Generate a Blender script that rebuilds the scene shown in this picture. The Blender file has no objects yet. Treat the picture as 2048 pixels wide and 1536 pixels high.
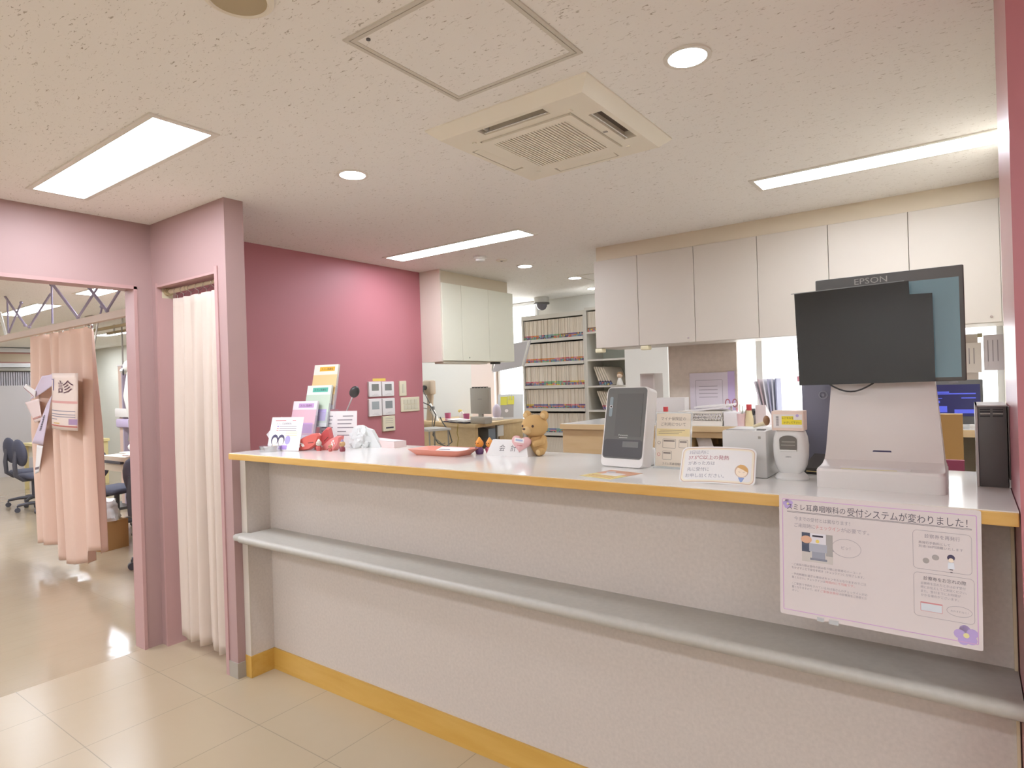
import bpy, bmesh, math, random
from mathutils import Matrix, Vector
random.seed(7)
SC = bpy.context.scene
COL = SC.collection
PI = math.pi
# ------------------------------------------------------------------ camera, world, exposure
FPX, YAW, PITCH, ROLL, CAMH = 1246.1, math.radians(36.195), math.radians(-0.033), math.radians(1.812), 1.40
fwd = Vector((-math.sin(YAW)*math.cos(PITCH), math.cos(YAW)*math.cos(PITCH), math.sin(PITCH)))
_r0 = Vector((math.cos(YAW), math.sin(YAW), 0)); _d0 = fwd.cross(_r0)
rgt = math.cos(ROLL)*_r0 + math.sin(ROLL)*_d0
dwn = -math.sin(ROLL)*_r0 + math.cos(ROLL)*_d0
cam = bpy.data.cameras.new('camera'); camo = bpy.data.objects.new('camera', cam); COL.objects.link(camo)
cam.sensor_width = 36; cam.lens = 36*FPX/2048; cam.clip_start = .02; cam.clip_end = 60
m3 = Matrix((rgt, -dwn, -fwd)).transposed()
camo.matrix_world = Matrix.Translation((0, 0, CAMH)) @ m3.to_4x4()
SC.camera = camo
SC.view_settings.view_transform = 'Standard'; SC.view_settings.look = 'None'
SC.view_settings.exposure = 1.16; SC.view_settings.gamma = 1.0; SC.view_settings.use_curve_mapping = False
w = bpy.data.worlds.new('world'); SC.world = w; w.use_nodes = True
w.node_tree.nodes['Background'].inputs[0].default_value = (1, .95, .9, 1)
w.node_tree.nodes['Background'].inputs[1].default_value = .35
LAMP = 14            # radiance of the lit troffer diffusers
LAMPC = (.91, .98, 1.10)
def at(px, py, x=None, y=None, z=None):
    """world point on the line of sight of a photo pixel where it meets a plane x=, y= or z="""
    v = rgt*((px-1024)/FPX) + dwn*((py-768)/FPX) + fwd
    i, val = (0, x) if x is not None else (1, y) if y is not None else (2, z)
    o = Vector((0, 0, CAMH)); t = (val-o[i])/v[i]
    return o + v*t
# ------------------------------------------------------------------ materials
def lin(c):
    if isinstance(c, str):
        c = [int(c[i:i+2], 16)/255 for i in (0, 2, 4)]
    return tuple((x/12.92 if x <= .04045 else ((x+.055)/1.055)**2.4) for x in c)+(1,)
_mats = {}
def M(name, col, rough=.6, metal=0, spec=.5, emit=None, es=0, alpha=1, trans=0, var=0, vscale=40, bump=0, bscale=200, coat=0):
    if name in _mats: return _mats[name]
    m = bpy.data.materials.new(name); m.use_nodes = True; nt = m.node_tree; b = nt.nodes['Principled BSDF']
    b.inputs['Base Color'].default_value = lin(col); b.inputs['Roughness'].default_value = rough
    b.inputs['Metallic'].default_value = metal; b.inputs['Specular IOR Level'].default_value = spec
    if emit: b.inputs['Emission Color'].default_value = lin(emit); b.inputs['Emission Strength'].default_value = es
    b.inputs['Alpha'].default_value = alpha; b.inputs['Transmission Weight'].default_value = trans
    b.inputs['Coat Weight'].default_value = coat
    if var or bump:
        tc = nt.nodes.new('ShaderNodeTexCoord'); n = nt.nodes.new('ShaderNodeTexNoise'); n.inputs['Scale'].default_value = vscale
        n.inputs['Detail'].default_value = 4
        nt.links.new(tc.outputs['Object'], n.inputs['Vector'])
        if var:
            r = nt.nodes.new('ShaderNodeMapRange'); r.inputs[1].default_value = .3; r.inputs[2].default_value = .7
            r.inputs[3].default_value = 1-var; r.inputs[4].default_value = 1+var
            hv = nt.nodes.new('ShaderNodeHueSaturation'); hv.inputs['Color'].default_value = lin(col)
            nt.links.new(n.outputs['Fac'], r.inputs[0]); nt.links.new(r.outputs[0], hv.inputs['Value'])
            nt.links.new(hv.outputs[0], b.inputs['Base Color'])
        if bump:
            n2 = nt.nodes.new('ShaderNodeTexNoise'); n2.inputs['Scale'].default_value = bscale
            nt.links.new(tc.outputs['Object'], n2.inputs['Vector'])
            bp = nt.nodes.new('ShaderNodeBump'); bp.inputs['Strength'].default_value = bump; bp.inputs['Distance'].default_value = .002
            nt.links.new(n2.outputs['Fac'], bp.inputs['Height']); nt.links.new(bp.outputs[0], b.inputs['Normal'])
    _mats[name] = m; return m
def mat_wood(name, c1, c2, scale=(3, 40, 40), rough=.4):
    m = M(name, c1, rough); nt = m.node_tree; b = nt.nodes['Principled BSDF']
    tc = nt.nodes.new('ShaderNodeTexCoord'); mp = nt.nodes.new('ShaderNodeMapping'); mp.inputs['Scale'].default_value = scale
    n = nt.nodes.new('ShaderNodeTexNoise'); n.inputs['Scale'].default_value = 1.2; n.inputs['Detail'].default_value = 6; n.inputs['Distortion'].default_value = .6
    cr = nt.nodes.new('ShaderNodeValToRGB'); cr.color_ramp.elements[0].position = .3; cr.color_ramp.elements[1].position = .72
    cr.color_ramp.elements[0].color = lin(c1); cr.color_ramp.elements[1].color = lin(c2)
    nt.links.new(tc.outputs['Object'], mp.inputs[0]); nt.links.new(mp.outputs[0], n.inputs['Vector'])
    nt.links.new(n.outputs['Fac'], cr.inputs[0]); nt.links.new(cr.outputs[0], b.inputs['Base Color'])
    return m
def mat_ceiling():
    m = M('rockwool ceiling', 'f3efe9', .9, spec=.2); nt = m.node_tree; b = nt.nodes['Principled BSDF']
    tc = nt.nodes.new('ShaderNodeTexCoord'); mp = nt.nodes.new('ShaderNodeMapping'); mp.inputs['Scale'].default_value = (50, 150, 1)
    n = nt.nodes.new('ShaderNodeTexNoise'); n.inputs['Scale'].default_value = 1; n.inputs['Detail'].default_value = 2.5; n.inputs['Distortion'].default_value = 1.2
    cr = nt.nodes.new('ShaderNodeValToRGB'); cr.color_ramp.elements[0].position = .28; cr.color_ramp.elements[1].position = .365
    cr.color_ramp.elements[0].color = lin('b9aea1'); cr.color_ramp.elements[1].color = lin('f3efe9')
    nt.links.new(tc.outputs['Object'], mp.inputs[0]); nt.links.new(mp.outputs[0], n.inputs['Vector'])
    nt.links.new(n.outputs['Fac'], cr.inputs[0]); nt.links.new(cr.outputs[0], b.inputs['Base Color'])
    bp = nt.nodes.new('ShaderNodeBump'); bp.inputs['Strength'].default_value = .5; bp.inputs['Distance'].default_value = .004
    nt.links.new(cr.outputs[0], bp.inputs['Height']); nt.links.new(bp.outputs[0], b.inputs['Normal'])
    return m
def mat_tiles(name, c1, c2, grout, size, ox, oy, rough=.25, mort=.003, sx=None):
    m = M(name, c1, rough); nt = m.node_tree; b = nt.nodes['Principled BSDF']
    tc = nt.nodes.new('ShaderNodeTexCoord'); mp = nt.nodes.new('ShaderNodeMapping'); mp.inputs['Location'].default_value = (-ox, -oy, 0)
    br = nt.nodes.new('ShaderNodeTexBrick'); br.offset = 0; br.squash = 1
    br.inputs['Scale'].default_value = 1; br.inputs['Brick Width'].default_value = sx or size; br.inputs['Row Height'].default_value = size
    br.inputs['Mortar Size'].default_value = mort; br.inputs['Mortar Smooth'].default_value = .1
    n = nt.nodes.new('ShaderNodeTexNoise'); n.inputs['Scale'].default_value = 3; n.inputs['Detail'].default_value = 5
    mx = nt.nodes.new('ShaderNodeMix'); mx.data_type = 'RGBA'; mx.inputs[6].default_value = lin(c1); mx.inputs[7].default_value = lin(c2)
    nt.links.new(tc.outputs['Object'], mp.inputs[0]); nt.links.new(mp.outputs[0], br.inputs['Vector'])
    nt.links.new(tc.outputs['Object'], n.inputs['Vector']); nt.links.new(n.outputs['Fac'], mx.inputs[0])
    nt.links.new(mx.outputs[2], br.inputs['Color1']); nt.links.new(mx.outputs[2], br.inputs['Color2'])
    br.inputs['Mortar'].default_value = lin(grout); nt.links.new(br.outputs['Color'], b.inputs['Base Color'])
    n2 = nt.nodes.new('ShaderNodeTexNoise'); n2.inputs['Scale'].default_value = 5
    bp = nt.nodes.new('ShaderNodeBump'); bp.inputs['Strength'].default_value = .10; bp.inputs['Distance'].default_value = .02
    nt.links.new(tc.outputs['Object'], n2.inputs['Vector']); nt.links.new(n2.outputs['Fac'], bp.inputs['Height']); nt.links.new(bp.outputs[0], b.inputs['Normal'])
    return m
def E(name, col, s): return M(name, '000000', .5, spec=0, emit=col, es=s)
def lamp_mat(name, s, c=LAMPC):
    if name in _mats: return _mats[name]
    m = M(name, 'ffffff'); b = m.node_tree.nodes['Principled BSDF']
    b.inputs['Emission Color'].default_value = c+(1,); b.inputs['Emission Strength'].default_value = s; return m

PINK = M('light pink wall paint', 'ab8c89', .55, bump=.05)
MAGENTA = M('rose wall paint', 'b7737a', .5, bump=.05)
WHITEWALL = M('white wall paint', 'e9e6de', .7)
CREAMWALL = M('cream wall paint', 'e3dbc9', .7)
GREENWALL = M('pale grey green wall', 'd3d0c2', .7)
CREAM = M('cream cabinet laminate', 'cdc3b6', .45)
IVORY = M('ivory cabinet laminate', 'e2dfcc', .45)
SOFFIT = M('cream soffit paint', 'd9cbb4', .6)
WHITE = M('white plastic', 'e8e6e2', .35)
WHITE2 = M('warm white plastic', 'e4ddd6', .4)
TOPW = M('white laminate worktop', 'e9e6e1', .12)
PANEL = M('mottled grey beige laminate', 'cfc4bb', .5, var=.05, vscale=90)
LEDGE = M('grey laminate ledge', 'b4afa6', .4, var=.04, vscale=60)
WOODY = mat_wood('yellow oak edge', 'cfa052', 'd9b06a', (4, 30, 30))
WOODB = mat_wood('yellow oak kickboard', 'c79a45', 'd0a656', (3, 20, 20))
DESKW = mat_wood('pale beech desk', 'cdb083', 'd6bb90', (3, 20, 20), .45)
STEEL = M('light grey steel', 'c9c6bf', .4)
CHROME = M('chrome', 'd5d5d5', .15, metal=1)
GREYPL = M('grey plastic', '9b958c', .5)
DGREY = M('dark grey plastic', '5a5856', .4)
BLACKPL = M('black plastic', '3e3b3a', .4)
INK = M('dark ink', '45404a', .8)
INKG = M('grey ink', '8c8488', .8)
INKR = M('red ink', 'c9686f', .8)
PAPER = M('white paper', 'e8e2e0', .6)
PAPERG = M('glossy laminated paper', 'ebe8e6', .12)
PEACH = M('peach curtain cloth', 'dfbfac', .85, bump=.15, bscale=500)
CREAMC = M('cream pink curtain cloth', 'cfbeb0', .85, bump=.15, bscale=500)
BLUECH = M('navy grey upholstery', '4a4a58', .8)
CHAIRPL = M('charcoal chair plastic', '4c4a50', .5)
CEIL = mat_ceiling()
# ------------------------------------------------------------------ mesh builder
def FRONT(x=0, y=0, z=0, lean=0, rz=0):
    """local (u, v, w): u to the right, v up, w out of the face that looks to -Y; lean tips the top away"""
    return Matrix.Translation((x, y, z)) @ Matrix.Rotation(rz, 4, 'Z') @ Matrix.Rotation(PI/2-lean, 4, 'X')
def rr(w, h, r, n=5, x=0, y=0):
    """rounded rectangle outline, centre x, y"""
    p = []
    for cx, cy, a0 in ((w/2-r, h/2-r, 0), (-w/2+r, h/2-r, 1), (-w/2+r, -h/2+r, 2), (w/2-r, -h/2+r, 3)):
        for i in range(n+1):
            a = (a0+i/n)*PI/2; p.append((x+cx+r*math.cos(a), y+cy+r*math.sin(a)))
    return p
def circ(r, n=20, x=0, y=0, ry=None):
    return [(x+r*math.cos(2*PI*i/n), y+(ry or r)*math.sin(2*PI*i/n)) for i in range(n)]
_tc = {}
def text_mesh(body):
    if body not in _tc:
        c = bpy.data.curves.new('t', 'FONT'); c.body = body; c.size = 1; c.resolution_u = 2
        o = bpy.data.objects.new('t', c); COL.objects.link(o)
        dg = bpy.context.evaluated_depsgraph_get(); me = o.evaluated_get(dg).to_mesh()
        _tc[body] = ([v.co.copy() for v in me.vertices], [tuple(p.vertices) for p in me.polygons])
        bpy.data.objects.remove(o); bpy.data.curves.remove(c)
    return _tc[body]
class MB:
    def __init__(s, mat=None, T=None): s.v = []; s.f = []; s.mi = []; s.mats = []; s.mat = mat; s.T = T or Matrix()
    def add(s, vs, fs, mat=None, T=None):
        mat = mat or s.mat
        if mat not in s.mats: s.mats.append(mat)
        k = s.mats.index(mat); b = len(s.v); X = s.T @ T if T is not None else s.T
        s.v += [X @ Vector(p) for p in vs]; s.f += [tuple(b+i for i in f) for f in fs]; s.mi += [k]*len(fs)
        return s
    def box(s, x0, x1, y0, y1, z0, z1, mat=None, bev=0, seg=2, T=None):
        if bev:
            bm = bmesh.new(); bmesh.ops.create_cube(bm, size=1)
            for v in bm.verts: v.co = Vector((x0+(v.co.x+.5)*(x1-x0), y0+(v.co.y+.5)*(y1-y0), z0+(v.co.z+.5)*(z1-z0)))
            bmesh.ops.bevel(bm, geom=bm.edges[:], offset=bev, segments=seg, affect='EDGES', profile=.5)
            bm.verts.index_update()
            s.add([v.co.copy() for v in bm.verts], [tuple(v.index for v in f.verts) for f in bm.faces], mat, T); bm.free(); return s
        return s.add([(x0, y0, z0), (x1, y0, z0), (x1, y1, z0), (x0, y1, z0), (x0, y0, z1), (x1, y0, z1), (x1, y1, z1), (x0, y1, z1)],
                     [(3, 2, 1, 0), (4, 5, 6, 7), (0, 1, 5, 4), (1, 2, 6, 5), (2, 3, 7, 6), (3, 0, 4, 7)], mat, T)
    def prism(s, poly, z0, z1, mat=None, T=None, scale=1):
        n = len(poly); a = sum(poly[i][0]*poly[(i+1) % n][1]-poly[(i+1) % n][0]*poly[i][1] for i in range(n))
        if a < 0: poly = poly[::-1]
        cx = sum(p[0] for p in poly)/n; cy = sum(p[1] for p in poly)/n
        top = [(cx+(p[0]-cx)*scale, cy+(p[1]-cy)*scale, z1) for p in poly]
        vs = [(p[0], p[1], z0) for p in poly]+top
        return s.add(vs, [tuple(range(n))[::-1], tuple(range(n, 2*n))]+[(i, (i+1) % n, n+(i+1) % n, n+i) for i in range(n)], mat, T)
    def ring(s, outer, inner, z0, z1, mat=None, T=None):
        n = len(outer)
        vs = [(p[0], p[1], z) for z in (z0, z1) for q in (outer, inner) for p in q]; f = []
        for i in range(n):
            j = (i+1) % n
            f += [(2*n+i, 2*n+j, 3*n+j, 3*n+i), (i, n+i, n+j, j), (i, j, 2*n+j, 2*n+i), (n+j, n+i, 3*n+i, 3*n+j)]
        return s.add(vs, f, mat, T)
    def cyl(s, p0, p1, r0, r1=None, n=16, mat=None, T=None):
        return s.tube([p0, p1], [r0, r0 if r1 is None else r1], n, mat, T)
    def tube(s, pts, r, n=8, mat=None, T=None):
        pts = [Vector(p) for p in pts]; rs = r if isinstance(r, (list, tuple)) else [r]*len(pts)
        vs = []; fs = []; up = None
        for i, p in enumerate(pts):
            d = (pts[min(i+1, len(pts)-1)]-pts[max(i-1, 0)]).normalized()
            if up is None: up = d.orthogonal().normalized()
            up = (up-d*up.dot(d)).normalized(); sd = d.cross(up)
            vs += [p+(up*math.cos(2*PI*k/n)+sd*math.sin(2*PI*k/n))*rs[i] for k in range(n)]
        for i in range(len(pts)-1):
            fs += [(i*n+k, i*n+(k+1) % n, (i+1)*n+(k+1) % n, (i+1)*n+k) for k in range(n)]
        fs += [tuple(range(n))[::-1], tuple(range((len(pts)-1)*n, len(pts)*n))]
        return s.add(vs, fs, mat, T)
    def lathe(s, prof, n=24, c=(0, 0, 0), mat=None, T=None, sy=1):
        vs = [(c[0]+r*math.cos(2*PI*k/n), c[1]+sy*r*math.sin(2*PI*k/n), c[2]+z) for r, z in prof for k in range(n)]
        fs = [(i*n+k, i*n+(k+1) % n, (i+1)*n+(k+1) % n, (i+1)*n+k) for i in range(len(prof)-1) for k in range(n)]
        fs += [tuple(range(n))[::-1], tuple(range((len(prof)-1)*n, len(prof)*n))]
        return s.add(vs, fs, mat, T)
    def ell(s, c, r, n=16, mat=None, T=None):
        k = n//2
        prof = [(max(1e-4, math.sin(PI*i/k)), -math.cos(PI*i/k)) for i in range(k+1)]
        rx, ry, rz = r if isinstance(r, (list, tuple)) else (r, r, r)
        L = Matrix.Translation(c) @ Matrix.Diagonal((rx, ry, rz, 1))
        return s.lathe(prof, n, mat=mat, T=(T @ L if T is not None else L))
    def grid(s, fn, nu, nv, mat=None, T=None):
        vs = [fn(i/nu, j/nv) for j in range(nv+1) for i in range(nu+1)]
        return s.add(vs, [(j*(nu+1)+i, j*(nu+1)+i+1, (j+1)*(nu+1)+i+1, (j+1)*(nu+1)+i) for j in range(nv) for i in range(nu)], mat, T)
    def text(s, body, x, y, size, mat=None, T=None, w=0.0006, fit=None, align='L'):
        vs, fs = text_mesh(body); x1 = max(v.x for v in vs); x0 = min(v.x for v in vs)
        sx = size if not fit else fit/(x1-x0)
        off = {'L': x-x0*sx, 'C': x-(x0+x1)/2*sx}[align]
        return s.add([(off+v.x*sx, y+v.y*size, w) for v in vs], fs, mat, T)
    def build(s, name, parent=None, loc=None, rz=0, smooth=True, ang=.65, solid=0):
        me = bpy.data.meshes.new(name); me.from_pydata([tuple(v) for v in s.v], [], s.f)
        for m in s.mats: me.materials.append(m)
        me.polygons.foreach_set('material_index', s.mi)
        if smooth:
            me.shade_smooth(); me.set_sharp_from_angle(angle=ang)
        me.update()
        o = bpy.data.objects.new(name, me); COL.objects.link(o)
        if parent: o.parent = parent
        if loc is not None: o.location = loc; o.rotation_euler.z = rz
        if solid:
            md = o.modifiers.new('thickness', 'SOLIDIFY'); md.thickness = solid; md.offset = 0
        return o
def tag(o, label, cat, group=None, kind=None):
    o['label'] = label; o['category'] = cat
    if group: o['group'] = group
    if kind: o['kind'] = kind
    return o
def thing(name, label, cat, loc=(0, 0, 0), rz=0, group=None):
    o = bpy.data.objects.new(name, None); COL.objects.link(o); o.empty_display_size = .05
    o.location = loc; o.rotation_euler.z = rz
    return tag(o, label, cat, group)
def struct(name, mb, **k):
    o = mb.build(name, smooth=False, **k); o['kind'] = 'structure'; return o
def dup(o, loc=None, rz=None, label=None, group=None, parent=None):
    c = o.copy(); COL.objects.link(c)
    if parent: c.parent = parent
    if loc is not None: c.location = loc
    if rz is not None: c.rotation_euler.z = rz
    if label: c['label'] = label
    if group: c['group'] = group
    for ch in list(o.children): dup(ch, parent=c)
    return c
# ------------------------------------------------------------------ setting: floors, ceiling, walls
ZC = 2.356; X0 = -3.69; YP = 1.642; XE = -2.913; YW = 6.08; XR = .078
FLOORT = mat_tiles('beige floor tiles', 'b3a288', 'ad9b80', '8f826c', .482, -2.44, .976, .28, .0018, sx=.448)
FLOORV = mat_tiles('glossy tan vinyl floor', 'ad9c84', 'a49178', '9d8a72', .9, 0, 0, .14, .001, sx=.15)
struct('floor', MB(FLOORT).box(X0-.02, 3.6, -3.6, YW+.1, -.1, 0))
struct('floor_treatment_room', MB(FLOORV).box(-14.3, X0-.02, -3.6, YW+.1, -.1, -.0005))
struct('ceiling', MB(CEIL).box(-14.3, 3.6, -3.6, YW+.1, ZC, ZC+.1))
# left wall: wide opening to the treatment room, then light pink corner, then rose wall behind the counter
a = MB(PINK); a.box(X0-.1, X0, -3.6, 1.56, 2.0, ZC); a.box(X0-.1, X0, 1.56, YP+.05, 0, ZC); a.box(X0-.1, X0, -3.6, -1.6, 0, 2.0)
struct('wall_left', a)
struct('wall_left_rear', MB(MAGENTA).box(X0-.1, X0, YP+.05, 3.775, 0, ZC))
# partition with the small doorway, and its end post
a = MB(PINK); a.box(X0, -3.635, YP, YP+.1, 0, ZC); a.box(-3.635, -3.012, YP, YP+.1, 2.005, ZC)
a.box(-3.012, XE, YP, YP+.1, 0, ZC)
struct('wall_partition', a)
JAMB = M('pink door casing', 'b8928f', .4)
a = MB(JAMB); a.box(X0-.105, X0+.006, 1.545, 1.562, 0, 2.0); a.box(X0-.105, X0+.006, -1.6, 1.562, 1.985, 2.004)
struct('trim_1', a)
a = MB(JAMB); a.box(-3.012, -2.985, YP-.006, YP+.1, 0, 2.03); a.box(-3.64, -3.622, YP-.004, YP+.1, 0, 2.02)
a.box(-3.622, -3.012, YP-.004, YP+.1, 1.995, 2.006)
struct('trim_2', a)
a = MB(M('grey vinyl skirting', 'a39a8e', .5)); a.box(-2.985, XE+.005, YP-.005, YP+.1, 0, .075)
struct('baseboard_partition', a)
# right stub wall closing the counter, rose towards the waiting room
a = MB(M('satin rose wall paint', 'b7737a', .28)); a.box(XR, 3.6, 1.59, 2.06, 0, ZC)
struct('wall_right', a)
# back walls of the staff area
WGLOW = (.93, .97, 1)
a = MB(WHITEWALL); a.box(-8, -4.63, YW, YW+.1, 0, ZC); a.box(-4.63, -4.03, YW, YW+.1, 0, .95); a.box(-4.03, -1.9, YW, YW+.1, 0, ZC)
a.box(-1.9, .3, YW, YW+.1, 0, ZC)
struct('wall_back', a)
a = MB(M('pale pink pilaster paint', 'ecdcd4', .6)); a.box(-5.02, -4.66, YW-.08, YW, 0, ZC); struct('wall_pilaster', a)
struct('wall_staff_right', MB(CREAMWALL).box(.165, .265, 2.06, YW, 0, ZC))
struct('wall_waiting_back', MB(WHITEWALL).box(-3.79, 3.6, -3.7, -3.6, 0, ZC))
struct('wall_waiting_right', MB(WHITEWALL).box(3.6, 3.7, -3.7, 2.06, 0, ZC))
struct('wall_treatment', MB(GREENWALL).box(-14.3, -14.2, -3.6, 5.3, 0, ZC))
struct('wall_treatment_back', MB(GREENWALL).box(-14.3, -6.3, 5.2, 5.3, 0, ZC))
struct('wall_treatment_front', MB(GREENWALL).box(-14.3, X0-.1, -3.7, -3.6, 0, ZC))
a = MB(WHITEWALL); a.box(-6.4, -6.3, 3.8, YW, 0, ZC); a.box(-6.4, X0-.1, 3.675, 3.775, 0, ZC); struct('wall_divider', a)
# windows: daylight behind frosted glass
def window(n, x0, x1, z0, z1, y, s, mull=(), c=WGLOW):
    fr = MB(M('white window frame', 'e6e6e4', .4))
    fr.ring([(x0, z0), (x1, z0), (x1, z1), (x0, z1)], [(x0+.03, z0+.03), (x1-.03, z0+.03), (x1-.03, z1-.03), (x0+.03, z1-.03)], 0, .05, T=FRONT(0, y, 0))
    for m_ in mull: fr.box(m_-.02, m_+.02, y-.05, y, z0, z1)
    f = struct('window_%d' % n, fr)
    g = MB(lamp_mat('daylit frosted glass %d' % n, s, c)); g.box(x0+.03, x1-.03, y-.012, y-.004, z0+.03, z1-.03)
    o = g.build('glass', f, smooth=False)
window(1, -4.63, -4.03, .95, ZC-.01, YW+.02, 2.6)
# wall with the wide bright hatch behind the back counter
yb = 4.45
a = MB(WHITEWALL); a.box(-1.46, .165, yb, yb+.08, 0, 1.08); a.box(-1.46, .165, yb, yb+.08, 1.72, ZC); a.box(-1.46, -1.42, yb, yb+.08, 1.08, 1.72)
struct('wall_hatch', a)
window(2, -1.42, .165, 1.08, 1.72, yb+.04, 1.25, mull=(-1.15,), c=(.90, .96, 1))
# ------------------------------------------------------------------ ceiling lights
LAMPM = lamp_mat('lit troffer diffuser', LAMP)
FRAMEM = M('white lamp frame', 'e3ddd2', .5)
def troffer(x0, x1, y0, y1, label, group='long recessed ceiling lights', s=None):
    t = thing('ceiling_light', label, 'ceiling light', ((x0+x1)/2, (y0+y1)/2, ZC), 0, group)
    hx, hy = (x1-x0)/2, (y1-y0)/2; e = .022
    MB(FRAMEM).ring([(-hx-e, -hy-e), (hx+e, -hy-e), (hx+e, hy+e), (-hx-e, hy+e)], [(-hx, -hy), (hx, -hy), (hx, hy), (-hx, hy)], -.006, 0).build('frame', t, smooth=False)
    MB(s or LAMPM).box(-hx, hx, -hy, hy, -.003, -.0005).build('diffuser', t, smooth=False)
    return t
troffer(-3.395, -2.23, 1.014, 1.217, 'wide lit ceiling light over the opening with the pink lintel')
troffer(-3.425, -2.23, 3.165, 3.332, 'long lit ceiling light near the top of the rose wall')
troffer(-.821, .35, 3.18, 3.35, 'long lit ceiling light in front of the right-hand cream cupboards')
for x in (-3.0, -.6, 1.8):
    t = troffer(x-.6, x+.6, -1.15, -.95, 'long ceiling light over the waiting room behind the photographer')
for x in (-2.6, -.4, 1.8):
    troffer(x-.6, x+.6, -2.95, -2.75, 'added second row ceiling light over the waiting room behind the photographer')  # unseen row added to brighten the counter front and the ceiling
for x, y in ((-1.0, 5.3), (-5.4, 5.0)):
    troffer(x-.6, x+.6, y-.085, y+.085, 'added long ceiling light over the staff area hidden by the cupboards')  # unseen lamps added to brighten the staff area
troffer(1.2, 2.4, 1.0, 1.2, 'long ceiling light over the waiting room near its right wall')
TL = lamp_mat('lit treatment room diffuser', 21)
for (x0, x1, y0, y1, lb) in ((-8.75, -7.53, 2.25, 2.46, 'lit ceiling light beyond the lattice rods, left of two'), (-6.6, -5.35, 2.27, 2.46, 'lit ceiling light just behind the lintel next to the black round fixture'),
                         (-10.95, -9.7, 4.0, 4.2, 'slim lit ceiling light seen right of the hanging peach curtain'), (-13.6, -12.6, 4.4, 4.55, 'farthest tiny lit ceiling light right of the peach curtain top')):
    troffer(x0, x1, y0, y1, lb, 'treatment room ceiling lights', TL)
for x, y in ((-5.0, .3), (-7.4, .3), (-9.8, .3), (-5.0, -1.8), (-8, -1.8), (-12.6, 2.3)):
    troffer(x-.6, x+.6, y-.1, y+.1, 'added treatment room ceiling light out of view', 'treatment room ceiling lights', TL)  # extra unseen lamps added to lift the dark treatment room
DLM = lamp_mat('lit downlight', 26)
def downlight(x, y, r, label):
    t = thing('downlight', label, 'downlight', (x, y, ZC), 0, 'round recessed downlights')
    MB(FRAMEM).ring(circ(r+.014, 28), circ(r, 28), -.005, 0).build('trim_ring', t)
    MB(DLM).prism(circ(r, 28), -.0035, -.0005).build('lens', t, smooth=False)
downlight(-.649, 1.822, .056, 'round lit downlight right of the ceiling air conditioner')
downlight(-2.194, 1.843, .056, 'round lit downlight between the wide ceiling light and the air conditioner')
downlight(-2.892, 4.183, .056, 'round lit downlight beyond the small white ceiling detectors')
downlight(-2.895, 4.99, .056, 'round lit downlight beside the far ceiling hatch line')
downlight(-3.09, 5.69, .056, 'farthest round lit downlight half behind the cream cupboards')
# ------------------------------------------------------------------ ceiling fittings
t = thing('air_conditioner', 'square cream ceiling cassette air conditioner with central grille', 'air conditioner', (-1.27, 2.05, ZC))
ACM = M('aged cream plastic', 'ede5d4', .5); ACD = M('brown grey louvre shadow plastic', '7a6f68', .6)
h = .345; hf = .305; ZL = -.038; so0, so1, sl = .236, .286, .142; g0 = .20
b = MB(ACM)
b.add([(-h, -h, 0), (h, -h, 0), (h, h, 0), (-h, h, 0), (-h, -h, -.005), (h, -h, -.005), (h, h, -.005), (-h, h, -.005), (-hf, -hf, ZL), (hf, -hf, ZL), (hf, hf, ZL), (-hf, hf, ZL)],
      [(0, 1, 5, 4), (1, 2, 6, 5), (2, 3, 7, 6), (3, 0, 4, 7), (4, 5, 9, 8), (5, 6, 10, 9), (6, 7, 11, 10), (7, 4, 8, 11)])
def acbox(x0, x1, y0, y1): b.box(min(x0, x1), max(x0, x1), min(y0, y1), max(y0, y1), ZL, -.004)
acbox(-hf, hf, -hf, -so1); acbox(-hf, hf, so1, hf); acbox(-hf, -so1, -so1, so1); acbox(so1, hf, -so1, so1)
acbox(-so0, so0, -so0, -g0); acbox(-so0, so0, g0, so0); acbox(-so0, -g0, -g0, g0); acbox(g0, so0, -g0, g0)
for sx in (-1, 1):
    acbox(sx*so0, sx*so1, -so1, -sl); acbox(sx*so0, sx*so1, sl, so1); acbox(-so0, -sl, sx*so0, sx*so1); acbox(sl, so0, sx*so0, sx*so1)
b.build('panel', t, smooth=False)
for k in range(4):
    R_ = Matrix.Rotation(k*PI/2, 4, 'Z')
    MB(ACD).box(-sl, sl, -so1, -so0, -.008, -.005, T=R_).build('outlet', t, smooth=False)
    if k < 2:
        v = MB(WHITE).box(-sl+.008, sl-.008, -.007, .007, -.0015, .0015, T=R_ @ Matrix.Translation((0, -so0-.009, -.034)) @ Matrix.Rotation(.6, 4, 'X'))
        v.box(-sl+.014, -sl+.018, -.03, .008, 0, .02, T=R_ @ Matrix.Translation((0, -so0-.009, -.03)))
    else: v = MB(ACM).box(-sl+.006, sl-.006, -.020, .020, -.002, .002, T=R_ @ Matrix.Translation((0, -(so0+so1)/2, -.034)) @ Matrix.Rotation(.10, 4, 'X'))
    v.build('louvre', t, smooth=False)
    MB(ACM).box(-.225, -.21, -.215, -.205, ZL-.004, ZL, T=R_).build('clip', t, smooth=False)
g = MB(ACM); g.ring(rr(.392, .392, .008, 2), rr(.322, .322, .004, 2), ZL-.006, ZL+.02)
for k in range(25):
    x = -.156+k*.312/24; g.box(x-.0034, x+.0034, -.161, .161, ZL-.005, ZL+.012)
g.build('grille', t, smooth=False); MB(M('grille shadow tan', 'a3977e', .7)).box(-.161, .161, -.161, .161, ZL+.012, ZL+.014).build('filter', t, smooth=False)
MB(GREYPL).box(.206, .222, .02, .032, ZL-.0015, ZL).build('lamp', t, smooth=False)
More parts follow.
